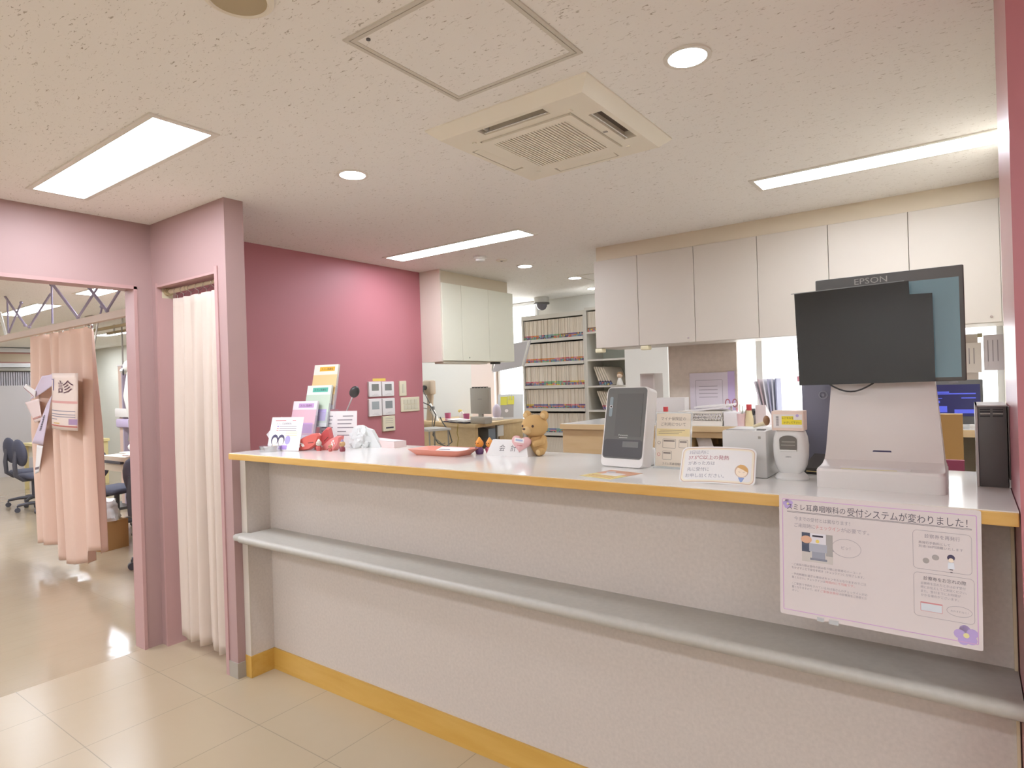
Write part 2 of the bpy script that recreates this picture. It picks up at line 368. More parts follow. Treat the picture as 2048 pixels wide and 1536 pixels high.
# access hatch
t = thing('ceiling_hatch', 'square ceiling access hatch with aluminium edge beside the air conditioner', 'access hatch', (-1.118, 1.36, ZC))
AL = M('matt aluminium edge', 'd3ccbf', .5)
q = .228
fr = MB(AL); fr.ring([(-q-.012, -q-.012), (q+.012, -q-.012), (q+.012, q+.012), (-q-.012, q+.012)], [(-q, -q), (q, -q), (q, q), (-q, q)], -.004, 0)
fr.build('frame', t, smooth=False)
q -= .003
fr = MB(AL); fr.ring([(-q, -q), (q, -q), (q, q), (-q, q)], [(-q+.012, -q+.012), (q-.012, -q+.012), (q-.012, q-.012), (-q+.012, q-.012)], -.0035, 0); fr.build('panel_edge', t, smooth=False)
q -= .012
MB(CEIL).box(-q, q, -q, q, -.002, -.0003).build('panel', t, smooth=False)
MB(DGREY).cyl((-.18, -.2, -.006), (-.18, -.2, 0), .006, n=10).build('latch', t)
t = thing('ceiling_hatch', 'far ceiling hatch half hidden by the right-hand cupboards', 'access hatch', (-2.62, 5.12, ZC)); q = .225
MB(AL).ring([(-q, -q), (q, -q), (q, q), (-q, q)], [(-q+.015, -q+.015), (q-.015, -q+.015), (q-.015, q-.015), (-q+.015, q-.015)], -.004, 0).build('frame', t, smooth=False)
MB(CEIL).box(-q+.015, q-.015, -q+.015, q-.015, -.002, -.0003).build('panel', t, smooth=False)
t = thing('ceiling_speaker', 'round beige ceiling speaker cut by the top edge', 'speaker', (-1.40, .842, ZC))
MB(ACM).lathe([(.001, 0), (.082, 0), (.082, -.006), (.07, -.012), (.066, -.008)], 40).build('rim', t)
MB(M('beige speaker mesh', 'b7a88a', .8)).lathe([(.001, -.004), (.066, -.004), (.066, -.008), (.03, -.0125), (.001, -.013)], 40).build('grille', t)
t = thing('smoke_detector', 'small round white smoke detector near the far downlights', 'smoke detector', (-2.915, 3.63, ZC))
MB(WHITE).lathe([(.001, 0), (.05, 0), (.05, -.018), (.04, -.022), (.001, -.022)], 28).build('base', t); MB(WHITE).lathe([(.001, -.022), (.036, -.022), (.034, -.036), (.001, -.038)], 24).build('sensor', t)
t = thing('ceiling_sensor', 'flat low round sensor on the ceiling behind the smoke detector', 'sensor', (-2.88, 3.85, ZC))
MB(ACM).lathe([(.001, 0), (.045, 0), (.042, -.008), (.001, -0.0062)], 28).build('plate', t); MB(GREYPL).lathe([(.001, -.009), (.012, -.010), (.001, -.016)], 12).build('lens', t)
t = thing('dome_camera', 'white and grey dome security camera on the far ceiling', 'security camera', (-3.84, 5.86, ZC))
MB(STEEL).lathe([(.001, 0), (.085, 0), (.082, -.06), (.001, -.06)], 28).build('base', t)
MB(DGREY).lathe([(.001, -.06), (.088, -.06), (.088, -.075), (.06, -.08), (.001, -.08)], 28).build('collar', t)
MB(M('smoked dome', '77737a', .15)).lathe([(.06, -.078), (.058, -.1), (.042, -.13), (.02, -.142), (.001, -.145)], 28).build('dome', t)
# ------------------------------------------------------------------ reception counter
ZT = 1.11; YF = 1.60; YPAN = 1.812; YB = 2.19
t = thing('reception_counter', 'long reception counter with white top, oak edge and grey ledge', 'counter', (0, 0, 0))
MB(TOPW).box(XE+.045, XR-.002, YF+.006, YB, ZT-.02, ZT).build('worktop', t, smooth=False)
MB(WOODY).box(XE+.045, XR-.002, YF, YF+.03, ZT-.03, ZT-.002, bev=.002).build('edge_band', t, smooth=False)
MB(PANEL).box(XE+.04, XR-.002, YPAN, YPAN+.04, 0, ZT-.02).build('front_panel', t, smooth=False)
MB(PANEL).box(XE, XE+.045, 1.69, YPAN, 0, ZT-.03).build('side_panel', t, smooth=False)
MB(CREAM).box(XE+.001, XE+.048, 1.683, 1.69, .1, ZT-.03).build('corner_strip', t, smooth=False)
MB(M('pale corner bead', 'd9c9a8', .5)).box(XR-.009, XR-.003, 1.80, 1.812, .1, ZT-.03).build('corner_strip', t, smooth=False)
k = MB(WOODB); k.box(XE+.002, XE+.052, 1.68, YPAN, 0, .105); k.box(XE+.045, XR-.002, YPAN-.008, YPAN, 0, .105); k.build('kickboard', t, smooth=False)
l = MB(LEDGE); prof = [(1.70-.07+.019*math.cos(a), .694+.019*math.sin(a)) for a in [PI/2+i*PI/10 for i in range(11)]]
poly = [(YPAN, .675)]+[(YPAN, .713)]+[(1.635+.019*math.cos(a), .694+.019*math.sin(a)) for a in [PI/2+i*PI/12 for i in range(13)]]
l.prism(poly, XE+.075, XR-.002, T=Matrix(((0, 0, 1, 0), (1, 0, 0, 0), (0, 1, 0, 0), (0, 0, 0, 1))))
xs = XE+.075
l.box(XE+.008, xs+.01, 1.626, 1.70, .678, .711, bev=.012)
l.build('ledge', t, ang=.5)
# worktop rear apron seen by staff
MB(CREAM).box(XE+.05, XR-.002, YB-.02, YB, ZT-.12, ZT-.02).build('rear_apron', t, smooth=False)
# ------------------------------------------------------------------ things on the counter
SCR = M('unlit screen', '43413f', .08); SCRT = M('teal screen reflection tint', '6f8a92', .08, emit='6f8a92', es=.12)  # teal base and faint emission paint a room reflection onto the kiosk screen
def cable(name, pts, r, mat, label, cat='cable'):
    return tag(MB(mat).tube(pts, r, 6).build(name), label, cat)
# --- document kiosk with monitor
t = thing('check_in_kiosk', 'white check-in kiosk with tapered stand and large monitor', 'kiosk', (-.184, 1.85, ZT))
KW = M('kiosk white', 'd9d0ca', .38); KW2 = M('kiosk base white', 'dcd5d0', .38)
b = MB(KW2)
b.prism(rr(.276, .21, .018, 4), 0, .043, T=Matrix.Translation((0, 0, 0))); b.prism(rr(.276, .21, .018, 4), .043, .049, scale=.975)
b.build('base', t)
# tapered body: cross sections flaring into the base
secs = [(.047, .136, -.072, .10), (.052, .134, -.03, .10), (.062, .1325, -.005, .10), (.085, .131, .012, .10), (.20, .122, .028, .095), (.262, .117, .034, .09)]
vs = []; fs = []
for z, hw, yf, yb_ in secs: vs += [(-hw, yf, z), (hw, yf, z), (hw, yb_, z), (-hw, yb_, z)]
for i in range(len(secs)-1):
    for k in range(4): fs.append((i*4+k, i*4+(k+1) % 4, i*4+4+(k+1) % 4, i*4+4+k))
fs.append(tuple(range(20, 24)))
MB(KW).add(vs, fs).build('stand', t, ang=.5)
MB(M('seam grey', 'aaa29c', .6)).box(-.130, .130, .0125, .0145, .0875, .0885).build('seam', t, smooth=False)
MB(M('dark violet slot', '3a3456', .5)).prism(rr(.042, .008, .003, 3), 0, .006, T=FRONT(0, .0165, .083)).build('handle_slot', t)
MB(PAPER).box(-.085, .07, -.085, -.045, .0492, .0500, T=Matrix.Rotation(-.04, 4, 'Z')).build('paper_sheet', t, smooth=False)
MB(M('pale yellow tape', 'e6dcae', .6)).box(-.08, .04, -.096, -.087, .0492, .0498).build('tape', t, smooth=False)
MON = M('anthracite monitor', '5b5954', .35)
mo = MB(MON); mo.box(-.149, .182, .034, .058, .262, .547, bev=.003); mon = mo.build('monitor', t, smooth=False)
MB(M('monitor bezel front', '5e5c57', .3)).box(-.147, .180, .0322, .0341, .264, .545).build('bezel', mon, smooth=False)
MB(SCRT).box(-.14, .172, .0312, .0323, .272, .518).build('screen', mon, smooth=False)
MB(M('monitor logo grey', 'b9b5ae', .4)).text('EPSON', -.0535, .524, .022, T=FRONT(0, .0318, 0), fit=.075).build('logo', mon, smooth=False)
MB(DGREY).box(-.05, .05, .05, .10, .20, .40, bev=.01).build('monitor_mount', t)
pf = [(-.194, .510), (.071, .515), (.072, .481), (.119, .479), (.120, .263), (-.188, .260)]
MB(M('dark privacy panel', '2b2c2c', .07)).prism(pf, 0, .005, T=FRONT(0, -.008, 0)).build('privacy_panel', t, smooth=False)
MB(M('light edge of panel', '8d8f8d', .2)).box(-.193, .071, -.0138, -.0128, .5135, .5155, T=Matrix.Rotation(-.018, 4, 'Y')).build('panel_edge', t, smooth=False)
for x in (-.12, .04): MB(DGREY).box(x-.006, x+.006, -.008, .033, .495, .503).build('panel_bracket', t, smooth=False)
MB(BLACKPL).tube([(-.118+.105*i/12, .0 if i else .01, .262-.021*math.sin(PI*i/12)) for i in range(13)], .0022, 6).build('cable', t)
# --- barcode scanner and the box on it
t = thing('barcode_scanner', 'white upright hands-free barcode scanner with dark window', 'scanner', (-.402, 1.855, ZT))
SW = M('scanner white', 'dcd9d5', .3)
MB(SW).lathe([(.001, 0), (.043, 0), (.0445, .004), (.041, .012), (.033, .020), (.030, .024), (.001, .024)], 32, sy=.8).build('base', t)
secs = [(.016, .024, .024), (.024, .032, .028), (.04, .039, .031), (.065, .0435, .033), (.095, .0445, .033), (.118, .042, .032), (.132, .0375, .030), (.137, .034, .028)]
vs = []; fs = []; n = 24
for z, hx, hy in secs:
    for k in range(n):
        a_ = 2*PI*k/n; c_, s_ = math.cos(a_), math.sin(a_)
        vs.append((hx*math.copysign(abs(c_)**.55, c_), hy*math.copysign(abs(s_)**.55, s_), z))
for i in range(len(secs)-1): fs += [(i*n+k, i*n+(k+1) % n, i*n+n+(k+1) % n, i*n+n+k) for k in range(n)]
fs += [tuple(range(n))[::-1], tuple(range((len(secs)-1)*n, len(secs)*n))]
MB(SW).add(vs, fs).build('body', t, ang=1.0)
wn = [(-.022, 0), (.022, 0), (.0225, .026)]+[(.0225*math.cos(a_), .026+.012*math.sin(a_)) for a_ in [i*PI/10 for i in range(1, 10)]]+[(-.0225, .026)]
MB(M('scanner window', '6c665f', .1)).prism(wn, 0, .003, T=FRONT(0, -.0325, .086)).build('window', t)
MB(M('grey scan bars', '8f8a80', .3)).box(-.016, .018, -.0362, -.0352, .105, .109).box(-.018, .018, -.0362, -.0352, .096, .099).build('window_bars', t, smooth=False)
MB(SW).box(-.022, .022, -.037, -.030, .080, .085, bev=.002).build('lip', t)
MB(INK).text('ZEBRA', 0, .064, .005, T=FRONT(0, -.0342, 0), align='C').build('logo', t, smooth=False)
t = thing('sign_box', 'small peach card box with yellow label on top of the barcode scanner', 'box', (-.402, 1.845, ZT+.1372))
MB(M('peach card', 'ead2c4', .6)).box(-.041, .041, -.026, .02, 0, .054, bev=.0015).build('body', t)
MB(PAPER).box(-.036, .038, -.0268, -.026, .008, .045).build('label', t, smooth=False)
l = MB(M('yellow label', 'f0dc3c', .6)); l.box(-.014, .016, -.0274, -.0268, .030, .040).box(-.014, .037, -.0274, -.0268, .017, .030); l.build('yellow_label', t, smooth=False)
l = MB(INK); l.text('←こちらを', -.013, .0325, .0062, T=FRONT(0, -.0275, 0)); l.text('かざして下さい', -.009, .0205, .0062, T=FRONT(0, -.0275, 0)); l.build('lettering', t, smooth=False)
l = MB(INKG)
for k in range(9): l.box(-.029, -.022, -.0275, -.0268, .014+k*.003, .0155+k*.003)
l.build('barcode_print', t, smooth=False)
MB(M('violet petal', 'b9a3d6', .5)).prism(circ(.004, 12), 0, .0005, T=FRONT(.026, -.0270, .0415)).build('flower_print', t, smooth=False)
# --- white desktop box
t = thing('printer', 'white cube-shaped printer with dark top slot behind the laminated sign', 'printer', (-.523, 1.905, ZT))
MB(M('printer white', 'd4d1cd', .4)).box(-.062, .062, -.075, .075, 0, .135, bev=.006).build('body', t)
MB(DGREY).box(-.054, .026, -.062, -.052, .1345, .1358).build('slot', t, smooth=False)
MB(BLACKPL).box(.034, .056, -.066, -.05, .1345, .1375).build('panel', t, smooth=False)
MB(GREYPL).box(.04, .047, -.0758, -.075, .112, .119).build('mark', t, smooth=False)
# --- face reader
t = thing('card_reader', 'white card reader terminal with dark grey face leaning back', 'card reader', (-.932, 1.92, ZT), math.radians(-6))
LN = math.radians(13)
F = FRONT(0, -.045, .0, LN)
b = MB(M('reader white', 'e6e1dd', .35)); b.prism(rr(.163, .272, .016, 5, 0, .138), -.055, -.004, T=F); b.prism(rr(.163, .272, .016, 5, 0, .138), -.004, 0, T=F, scale=.985)
b.box(-.07, .07, -.005, .075, .0, .06, bev=.01)
b.build('housing', t)
f = MB(M('reader face', '64625e', .45)); f.prism(rr(.152, .240, .012, 5, 0, .150), 0, .0015, T=F); f.build('face', t)
MB(M('reader screen', '5b5955', .4)).prism(rr(.1, .146, .001, 1, .014, .177), .0015, .0022, T=F).build('screen', t, smooth=False)
MB(M('reader camera bar', '8b979b', .2)).prism(rr(.013, .068, .005, 4, -.058, .205), .0015, .0024, T=F).build('camera_bar', t)
l = MB(BLACKPL); l.prism(circ(.0035, 14, -.058, .205), .0024, .003, T=F); l.ring(circ(.0055, 14, -.058, .205), circ(.0042, 14, -.058, .205), .0024, .0032, mat=WHITE, T=F); l.build('camera_lens', t)
c = MB(M('reader tray dark', '413d3d', .3)); c.prism(rr(.146, .060, .01, 4, 0, .064), .0015, .0022, T=F); c.build('card_slot', t)
MB(M('reader plate', '6c6a66', .3)).prism(rr(.06, .019, .001, 1, .03, .078), .0022, .0028, T=F).build('slot_plate', t, smooth=False)
l = MB(M('light print', 'd5d2cc', .5)); l.text('Panasonic', 0, .1055, .0085, T=F, w=.0024, align='C', fit=.036); l.box(-.016, .016, .099, .101, .0017, .0021, T=F); l.build('logo', t, smooth=False)
# --- acrylic notice
t = thing('notice_stand', 'cream notice in a clear acrylic stand right of the card reader', 'notice', (-.775, 1.915, ZT), math.radians(-2))
NL = math.radians(9); F = FRONT(0, -.002, .001, NL)
AC = M('clear acrylic', 'e8ecec', .05, trans=.0, alpha=.35)
a = MB(AC); a.prism(rr(.126, .182, .002, 2, 0, .092), -.004, -.0025, T=F); a.box(-.063, .063, -.005, .055, 0, .003); a.build('holder', t, smooth=False)
MB(M('cream notice paper', 'e3d6c4', .35)).box(-.058, .058, .006, .178, -.0024, -.001, T=F).build('sheet', t, smooth=False)
l = MB(M('notice grey ink', '8a7f76', .8)); l.text('マイナ保険証の', 0, .156, .0125, T=F, w=-.0006, align='C'); l.text('ご利用について', 0, .138, .0125, T=F, w=-.0006, align='C')
for (x0, x1, y) in ((-.045, .04, .122), (-.05, .03, .117), (-.05, .02, .112)): l.box(x0, x1, y, y+.0014, -.0008, -.0006, T=F)
for (cx, cy, w_, h_) in ((-.012, .08, .045, .03), (.036, .08, .03, .026), (-.018, .042, .032, .028)):
    l.ring(rr(w_, h_, .002, 1, cx, cy), rr(w_-.002, h_-.002, .001, 1, cx, cy), -.0008, -.0006, T=F)
    l.box(cx-w_/2+.003, cx+w_/2-.004, cy+h_/2-.009, cy+h_/2-.004, -.0008, -.0006, T=F)
l.text('スミレ耳鼻咽喉科', 0, .012, .0085, T=F, w=-.0006, align='C')
l.ring(circ(.0055, 16, -.047, .082), circ(.0042, 16, -.047, .082), -.0008, -.0006, T=F)
l.ring(circ(.0055, 16, -.047, .044), circ(.0042, 16, -.047, .044), -.0008, -.0006, mat=INKR, T=F)
l.build('print', t, smooth=False)
MB(M('cream yellow band', 'e6d29c', .5)).box(-.056, .056, .104, .128, -.00095, -.0007, T=F).build('colour_band', t, smooth=False)
# --- fever sign
t = thing('fever_sign', 'curved laminated sign about fever with a girl drawing', 'sign', (-.564, 1.70, ZT+.001), math.radians(7))
FLN = math.radians(33); F = FRONT(0, -.012, 0, FLN)
def bow(u, v): return .010*(u/.1)**2
def bent(poly, w0, mat, mb):
    bm = bmesh.new(); vs = [bm.verts.new((p[0], p[1], 0)) for p in poly]; bm.faces.new(vs)
    for k in range(-9, 10): bmesh.ops.bisect_plane(bm, geom=bm.verts[:]+bm.edges[:]+bm.faces[:], plane_co=(k*.011, 0, 0), plane_no=(1, 0, 0))
    bm.verts.index_update()
    mb.add([(v.co.x, v.co.y, -bow(v.co.x, v.co.y)+w0) for v in bm.verts], [tuple(v.index for v in f.verts) for f in bm.faces], mat, F); bm.free()
SH = .112
b = MB(PAPERG); bent(rr(.202, SH, .016, 6, 0, SH/2), 0, PAPERG, b); b.build('sheet', t, smooth=False, solid=.0008)
p = MB(M('peach border', 'e4c3a8', .2)); bent(rr(.194, SH-.008, .014, 6, 0, SH/2), .0006, M('sign border line', 'd6b29a', .2), p); bent(rr(.191, SH-.011, .013, 6, 0, SH/2), .0008, M('cream border', 'f0e6d2', .2), p)
bent(rr(.181, SH-.02, .01, 6, 0, SH/2), .0010, PAPERG, p); p.build('border', t, smooth=False)
l = MB(M('sign grey ink', '9b9aa6', .4))
def btext(body, x, y, size, mat, mb, w0=.0013):
    vs, fs = text_mesh(body); x0 = min(v.x for v in vs)
    mb.add([(x+(v.x-x0)*size, y+v.y*size, w0-bow(x+(v.x-x0)*size, 0)) for v in vs], fs, mat, F)
btext('3日以内に', -.078, .0895, .0125, None, l); btext('37.5℃以上の発熱', -.079, .0725, .0142, M('sign red ink', 'b06a78', .4), l)
btext('があった方は', -.078, .0555, .0125, None, l); btext('先に受付に', -.080, .037, .0125, None, l); btext('お申し出ください。', -.083, .018, .0128, None, l)
l.build('lettering', t, smooth=False)
g = MB()
bent(circ(.0175, 20, .066, .041, .019), .0013, M('drawing hair outline', 'd3b8a2', .4), g); bent(circ(.0145, 20, .066, .039, .0155), .0015, M('drawing skin', 'f3e2cc', .4), g)
bent([(.054, .052), (.062, .060), (.072, .059), (.081, .050), (.083, .038), (.078, .040), (.070, .045)], .0017, M('drawing hair', 'dcae72', .4), g)
bent([(.058, .022), (.074, .022), (.069, .011), (.066, .008), (.063, .011)], .0013, M('drawing blue', '8fa3cf', .4), g)
bent([(.058, .038), (.063, .037), (.063, .0375), (.058, .0388)], .0018, INKG, g); bent([(.069, .037), (.074, .038), (.074, .0388), (.069, .0375)], .0018, INKG, g)
g.build('drawing', t, smooth=False)
MB(PAPER).tube([(.06, .035, .03), (.075, .060, .002)], .002, 6).build('prop', t)
# --- sticker on the counter
t = thing('counter_sticker', 'orange and yellow sticker lying flat in front of the card reader', 'sticker', (-.895, 1.725, ZT+.0002), math.radians(-14))
MB(M('orange sticker', 'dca888', .5)).box(-.062, .062, .0, .075, 0, .0006).build('sheet', t, smooth=False)
MB(M('yellow sticker band', 'e2cf86', .5)).box(-.062, .062, -.075, 0, 0, .0006).build('yellow_band', t, smooth=False)
l = MB(PAPER); l.box(-.03, .035, -.02, .03, .0006, .0009); l.prism(circ(.016, 14, -.03, .035), .0006, .0009)
for k in range(3): l.box(-.05, .05, -.062+k*.014, -.057+k*.014, .0006, .0009, mat=M('sticker brown', 'c9986c', .6))
l.build('print', t, smooth=False)
# --- computer tower on the counter end
t = thing('computer', 'slim black upright computer with vent slots at the right end of the counter', 'computer', (.0405, 1.99, ZT), 0)
MB(M('black steel case', '57524f', .45)).box(-.023, .033, -.072, .13, 0, .197, bev=.002).build('case', t)
MB(M('silver side', 'b7b1ad', .35)).box(-.029, -.0235, -.072, .13, 0, .2, bev=.001).build('side_panel', t)
MB(M('silver side', 'b7b1ad', .35)).box(-.029, .033, -.072, .13, .1972, .2).build('top_panel', t, smooth=False)
l = MB(M('vent black', '2b2829', .6))
for sx in (-.019, .006):
    for k in range(4): l.box(sx, sx+.02, -.0728, -.0715, .172+k*.0055, .175+k*.0055)
l.build('vent', t, smooth=False)
MB(M('chrome bar', 'a9a29c', .2, metal=.6)).box(-.019, .001, -.0732, -.072, .1785, .1805).box(.006, .026, -.0732, -.072, .1785, .1805).build('vent_bar', t, smooth=False)
# --- dark flat thing beside the wall behind the tower
t = thing('tablet', 'dark upright tablet wedged between the black computer and the rose wall', 'tablet', (.0755, 2.07, ZT+.0005), 0)
MB(M('tablet brown black', '5a4f49', .4)).box(-.0005, .0022, -.16, -.09, .02, .197, bev=.001).build('body', t)
MB(STEEL).box(-.0008, .0022, -.15, -.10, 0, .02).build('foot', t)
# --- payment dock with yellow note between scanner and kiosk
t = thing('note_stand', 'low black stand with a yellow note between scanner and kiosk', 'stand', (-.335, 2.0, ZT), math.radians(-10))
b = MB(M('black rubber', '45413f', .6)); b.prism([(-.055, -.04), (.05, -.04), (.05, .05), (-.055, .05)], 0, .018); b.add([(-.055, -.04, .018), (.05, -.04, .018), (.05, .05, .05), (-.055, .05, .05), (-.055, .05, .018), (.05, .05, .018)], [(0, 1, 2, 3), (3, 2, 5, 4), (0, 3, 4), (1, 5, 2)]); b.build('body', t, smooth=False)
MB(M('yellow note', 'e6cf94', .6)).box(-.045, .045, -.045, .03, .001, .0022, T=Matrix.Translation((0, 0, .021)) @ Matrix.Rotation(.33, 4, 'X')).build('note', t, smooth=False)
# --- slate grey cover board with round lock behind the kiosk
t = thing('slate_board', 'slate grey upright board with a round lock behind the kiosk monitor', 'board', (-.36, 2.13, ZT), 0)
MB(M('slate grey', '747282', .3)).box(-.062, .05, -.02, .03, 0, .285, bev=.008).build('body', t)
MB(M('slate lock', '8f8e9a', .25)).ring(circ(.013, 20), circ(.0095, 20), 0, .003, T=FRONT(.0, -.02, .225)).prism(circ(.0045, 12), 0, .004, T=FRONT(0, -.02, .225)).build('lock', t)
MB(M('slate strap', '5b5964', .6)).tube([(-.066, -.026, .15), (-.058, -.03, .09), (-.05, -.03, .005)], .004, 6).build('strap', t)
# --- poster hanging from the counter edge
t = thing('poster', 'laminated A3 poster with purple border hanging from the counter edge', 'poster', (-.181, YF-.0015, .965), 0)
PW, PH = .392, .288
F = Matrix.Translation((0, 0, .146)) @ Matrix.Rotation(.012, 4, 'Y') @ FRONT(0, 0, 0, math.radians(1.5))
MB(M('poster sheet', 'dbd1d0', .15)).prism(rr(PW, PH, .004, 2, 0, -PH/2), 0, .0008, T=F).build('sheet', t, smooth=False)
PB = M('purple border ink', 'cfa5cf', .4)
MB(PB).ring(rr(PW-.014, PH-.022, .002, 1, 0, -PH/2), rr(PW-.0175, PH-.0255, .001, 1, 0, -PH/2), .0008, .001, T=F).build('border', t, smooth=False)
l = MB(M('poster ink', '5b5660', .5)); wz = .0011; INKP = M('poster light ink', '9a929b', .5)
X = -PW/2
l.text('スミレ耳鼻咽喉科の', X+.018, -.035, .0165, T=F, w=wz, fit=.125); l.text('受付システムが変わりました！', X+.147, -.037, .0205, T=F, w=wz, fit=.222)
l.box(X+.018, -X-.016, -.0405, -.0398, wz-.0003, wz, T=F).box(X+.018, -X-.016, -.0425, -.0418, wz-.0003, wz, T=F)
for (s_, x_, y_, z_, f_) in (('今までの受付とは異なります！', .034, -.060, .0105, .118), ('ご来院時に', .034, -.076, .0108, .045), ('が必要です。', .134, -.076, .0108, .056)): l.text(s_, X+x_, y_, z_, INKP, F, wz, f_)
l.text('チェックイン', X+.080, -.076, .0108, M('poster red ink', 'd58f93', .5), F, wz, .052)
RI = M('poster red ink', 'd58f93', .5)
para = [('・ご来院の際は受付の読み取り機に診察券のバーコード', -.168, .146, 0), ('をかざすことで受付手続き（チェックイン）が完了します。', -.176, .152, 0), ('・予約時間を過ぎた場合はキャンセルとなりますのでご注', -.191, .156, 0), ('意ください。チェックインは', -.199, .072, 0), ('・ご家族で予約をされている方は皆さんのチェックインが必', -.214, .158, 0),
        ('要となりますので、必ず', -.222, .06, 0), ('の診察券をご持参くだ', -.222, .055, .102), ('さい。', -.230, .014, 0)]
for s_, y_, f_, dx in para: l.text(s_, X+.027+dx, y_, .0062, INKP, F, wz, f_)
l.text('時間内にて可能です。', X+.1, -.199, .0062, RI, F, wz, .06); l.text('ご家族全員分', X+.089, -.222, .0062, RI, F, wz, .038); 
for (cx, cy, w_, h_) in ((.322-.196+.002, -.0945, .103, .083), (.322-.196+.004, -.1905, .106, .094)):
    l.ring(rr(w_, h_, .008, 4, cx, cy), rr(w_-.0012, h_-.0012, .0074, 4, cx, cy), wz-.0003, wz, INKP, F)
l.text('診察券を再発行', .098, -.068, .0095, INKP, F, wz, .062); l.text('再発行手数料として', .087, -.081, .0062, INKP, F, wz, .056); l.text('別途100円頂戴いたします', .087, -.089, .0062, INKP, F, wz, .078)
l.text('診察券をお忘れの際', .095, -.158, .009, None, F, wz, .074)
for i, s_ in enumerate(('診察券を忘れたときは必ず受付', '時にお伝えしてご来院ください。', 'また、受付までにお時間が', 'かかる場合がございます。')): l.text(s_, .09, -.168-.0085*i, .0062, INKP, F, wz, (.078, .08, .07, .066)[i])
l.ring(circ(.03, 28, -.052, -.113, .021), circ(.0293, 28, -.052, -.113, .0203), wz-.0003, wz, INKP, F); l.text('ピッ！', -.062, -.1155, .0085, INKP, F, wz)
l.add([(-.082, -.117, wz), (-.095, -.124, wz), (-.0765, -.124, wz), (-.082, -.1178, wz)], [(0, 1, 2, 3)], INKP, F)
l.ring(circ(.022, 24, .157, -.215, .011), circ(.0214, 24, .157, -.215, .0104), wz-.0003, wz, INKP, F); l.text('おわすれなく！', .157, -.217, .0045, INKP, F, wz, .03, 'C')
l.build('lettering', t, smooth=False)
g = MB()
x0, y0 = -.146, -.087     # small photo print
def q(x1, x2, y1, y2, c, z=wz): g.box(x0+x1, x0+x2, y0-y2, y0-y1, z-.0003, z, mat=c, T=F)
pg = lambda n, c: M('photo '+n, c, .4)
q(0, .066, 0, .068, pg('pale', 'c9c2bd')); q(0, .018, 0, .045, pg('dark', '4d5468'), wz+.0001); q(.052, .066, 0, .05, pg('grey', 'a8a3a0'), wz+.0001)
q(.018, .052, .0, .024, pg('card', 'ddd9e0'), wz+.0003); q(.016, .054, .024, .043, pg('body', 'aeb0bc'), wz+.0002); q(.022, .050, .043, .058, pg('low', '9c9eac'), wz+.0002); q(.018, .054, .058, .063, pg('foot', '8c8e9c'), wz+.0002)
q(.023, .046, .004, .008, INK, wz+.0004); g.prism(circ(.004, 12, x0+.034, y0-.018), wz, wz+.0004, M('photo yellow', 'ead16a', .4), F)
g.prism(circ(.012, 14, x0+.010, y0-.016, .009), wz, wz+.0005, pg('skin', 'dcae92'), F)
g.build('photo_print', t, smooth=False)
g = MB()
VIO = M('violet petal', 'b9a3d6', .5); VIC = M('violet heart', 'e6dda0', .5)
for cx, cy, rd in ((-.176, -.023, .0105), (.168, -.262, .019)):
    for k in range(5):
        a_ = PI/2+k*2*PI/5+.2; g.prism(circ(rd*.52, 12, cx+rd*.62*math.cos(a_), cy+rd*.62*math.sin(a_)), wz-.0006, wz-.0003+.00002*k, VIO, F)
    g.prism(circ(rd*.28, 10, cx, cy), wz-.0006, wz-.0001, VIC, F); g.build('flower_print', t, smooth=False); g = MB()
g.prism(circ(.006, 14, .100, -.117), wz-.0003, wz, M('coin grey', 'aaa3a0', .5), F).build('coin_print', t, smooth=False); g = MB(); g.prism(circ(.0065, 14, .117, -.108, .006), wz-.0003, wz, M('coin grey', 'aaa3a0', .5), F).build('coin_print', t, smooth=False); g = MB()
g.prism(circ(.0068, 14, .144, -.105), wz-.0003, wz+.0001, M('drawn hair', '4c4560', .5), F); g.prism(circ(.0045, 12, .144, -.110), wz-.0003, wz+.0003, M('drawing skin', 'f3e2cc', .4), F)
g.prism([(.139, -.115), (.149, -.115), (.15, -.128), (.138, -.128)], wz-.0003, wz+.0002, M('drawn coat', 'dfe3ea', .5), F); g.box(.141, .147, -.1305, -.129, wz-.0003, wz, INK, T=F).box(.1425, .1465, -.136, -.1345, wz-.0003, wz, INK, T=F)
g.build('nurse_print', t, smooth=False); g = MB(); g.box(.089, .128, -.225, -.206, wz-.0003, wz, M('drawn card', 'd3d8de', .5), T=F); g.box(.089, .128, -.2085, -.206, wz-.0003, wz+.0002, RI, T=F); g.ring(rr(.039, .0195, .001, 1, .1085, -.2155), rr(.0375, .018, .0008, 1, .1085, -.2155), wz-.0003, wz+.0001, RI, F)
g.build('card_print', t, smooth=False)
tp = MB(M('clear tape', 'dfe3e6', .08, alpha=.5)); tp.box(-.09, -.07, -.293, -.282, .0008, .0011, T=F).box(-.115, -.10, -.291, -.282, .0008, .0011, T=F); tp.build('tape', t, smooth=False)
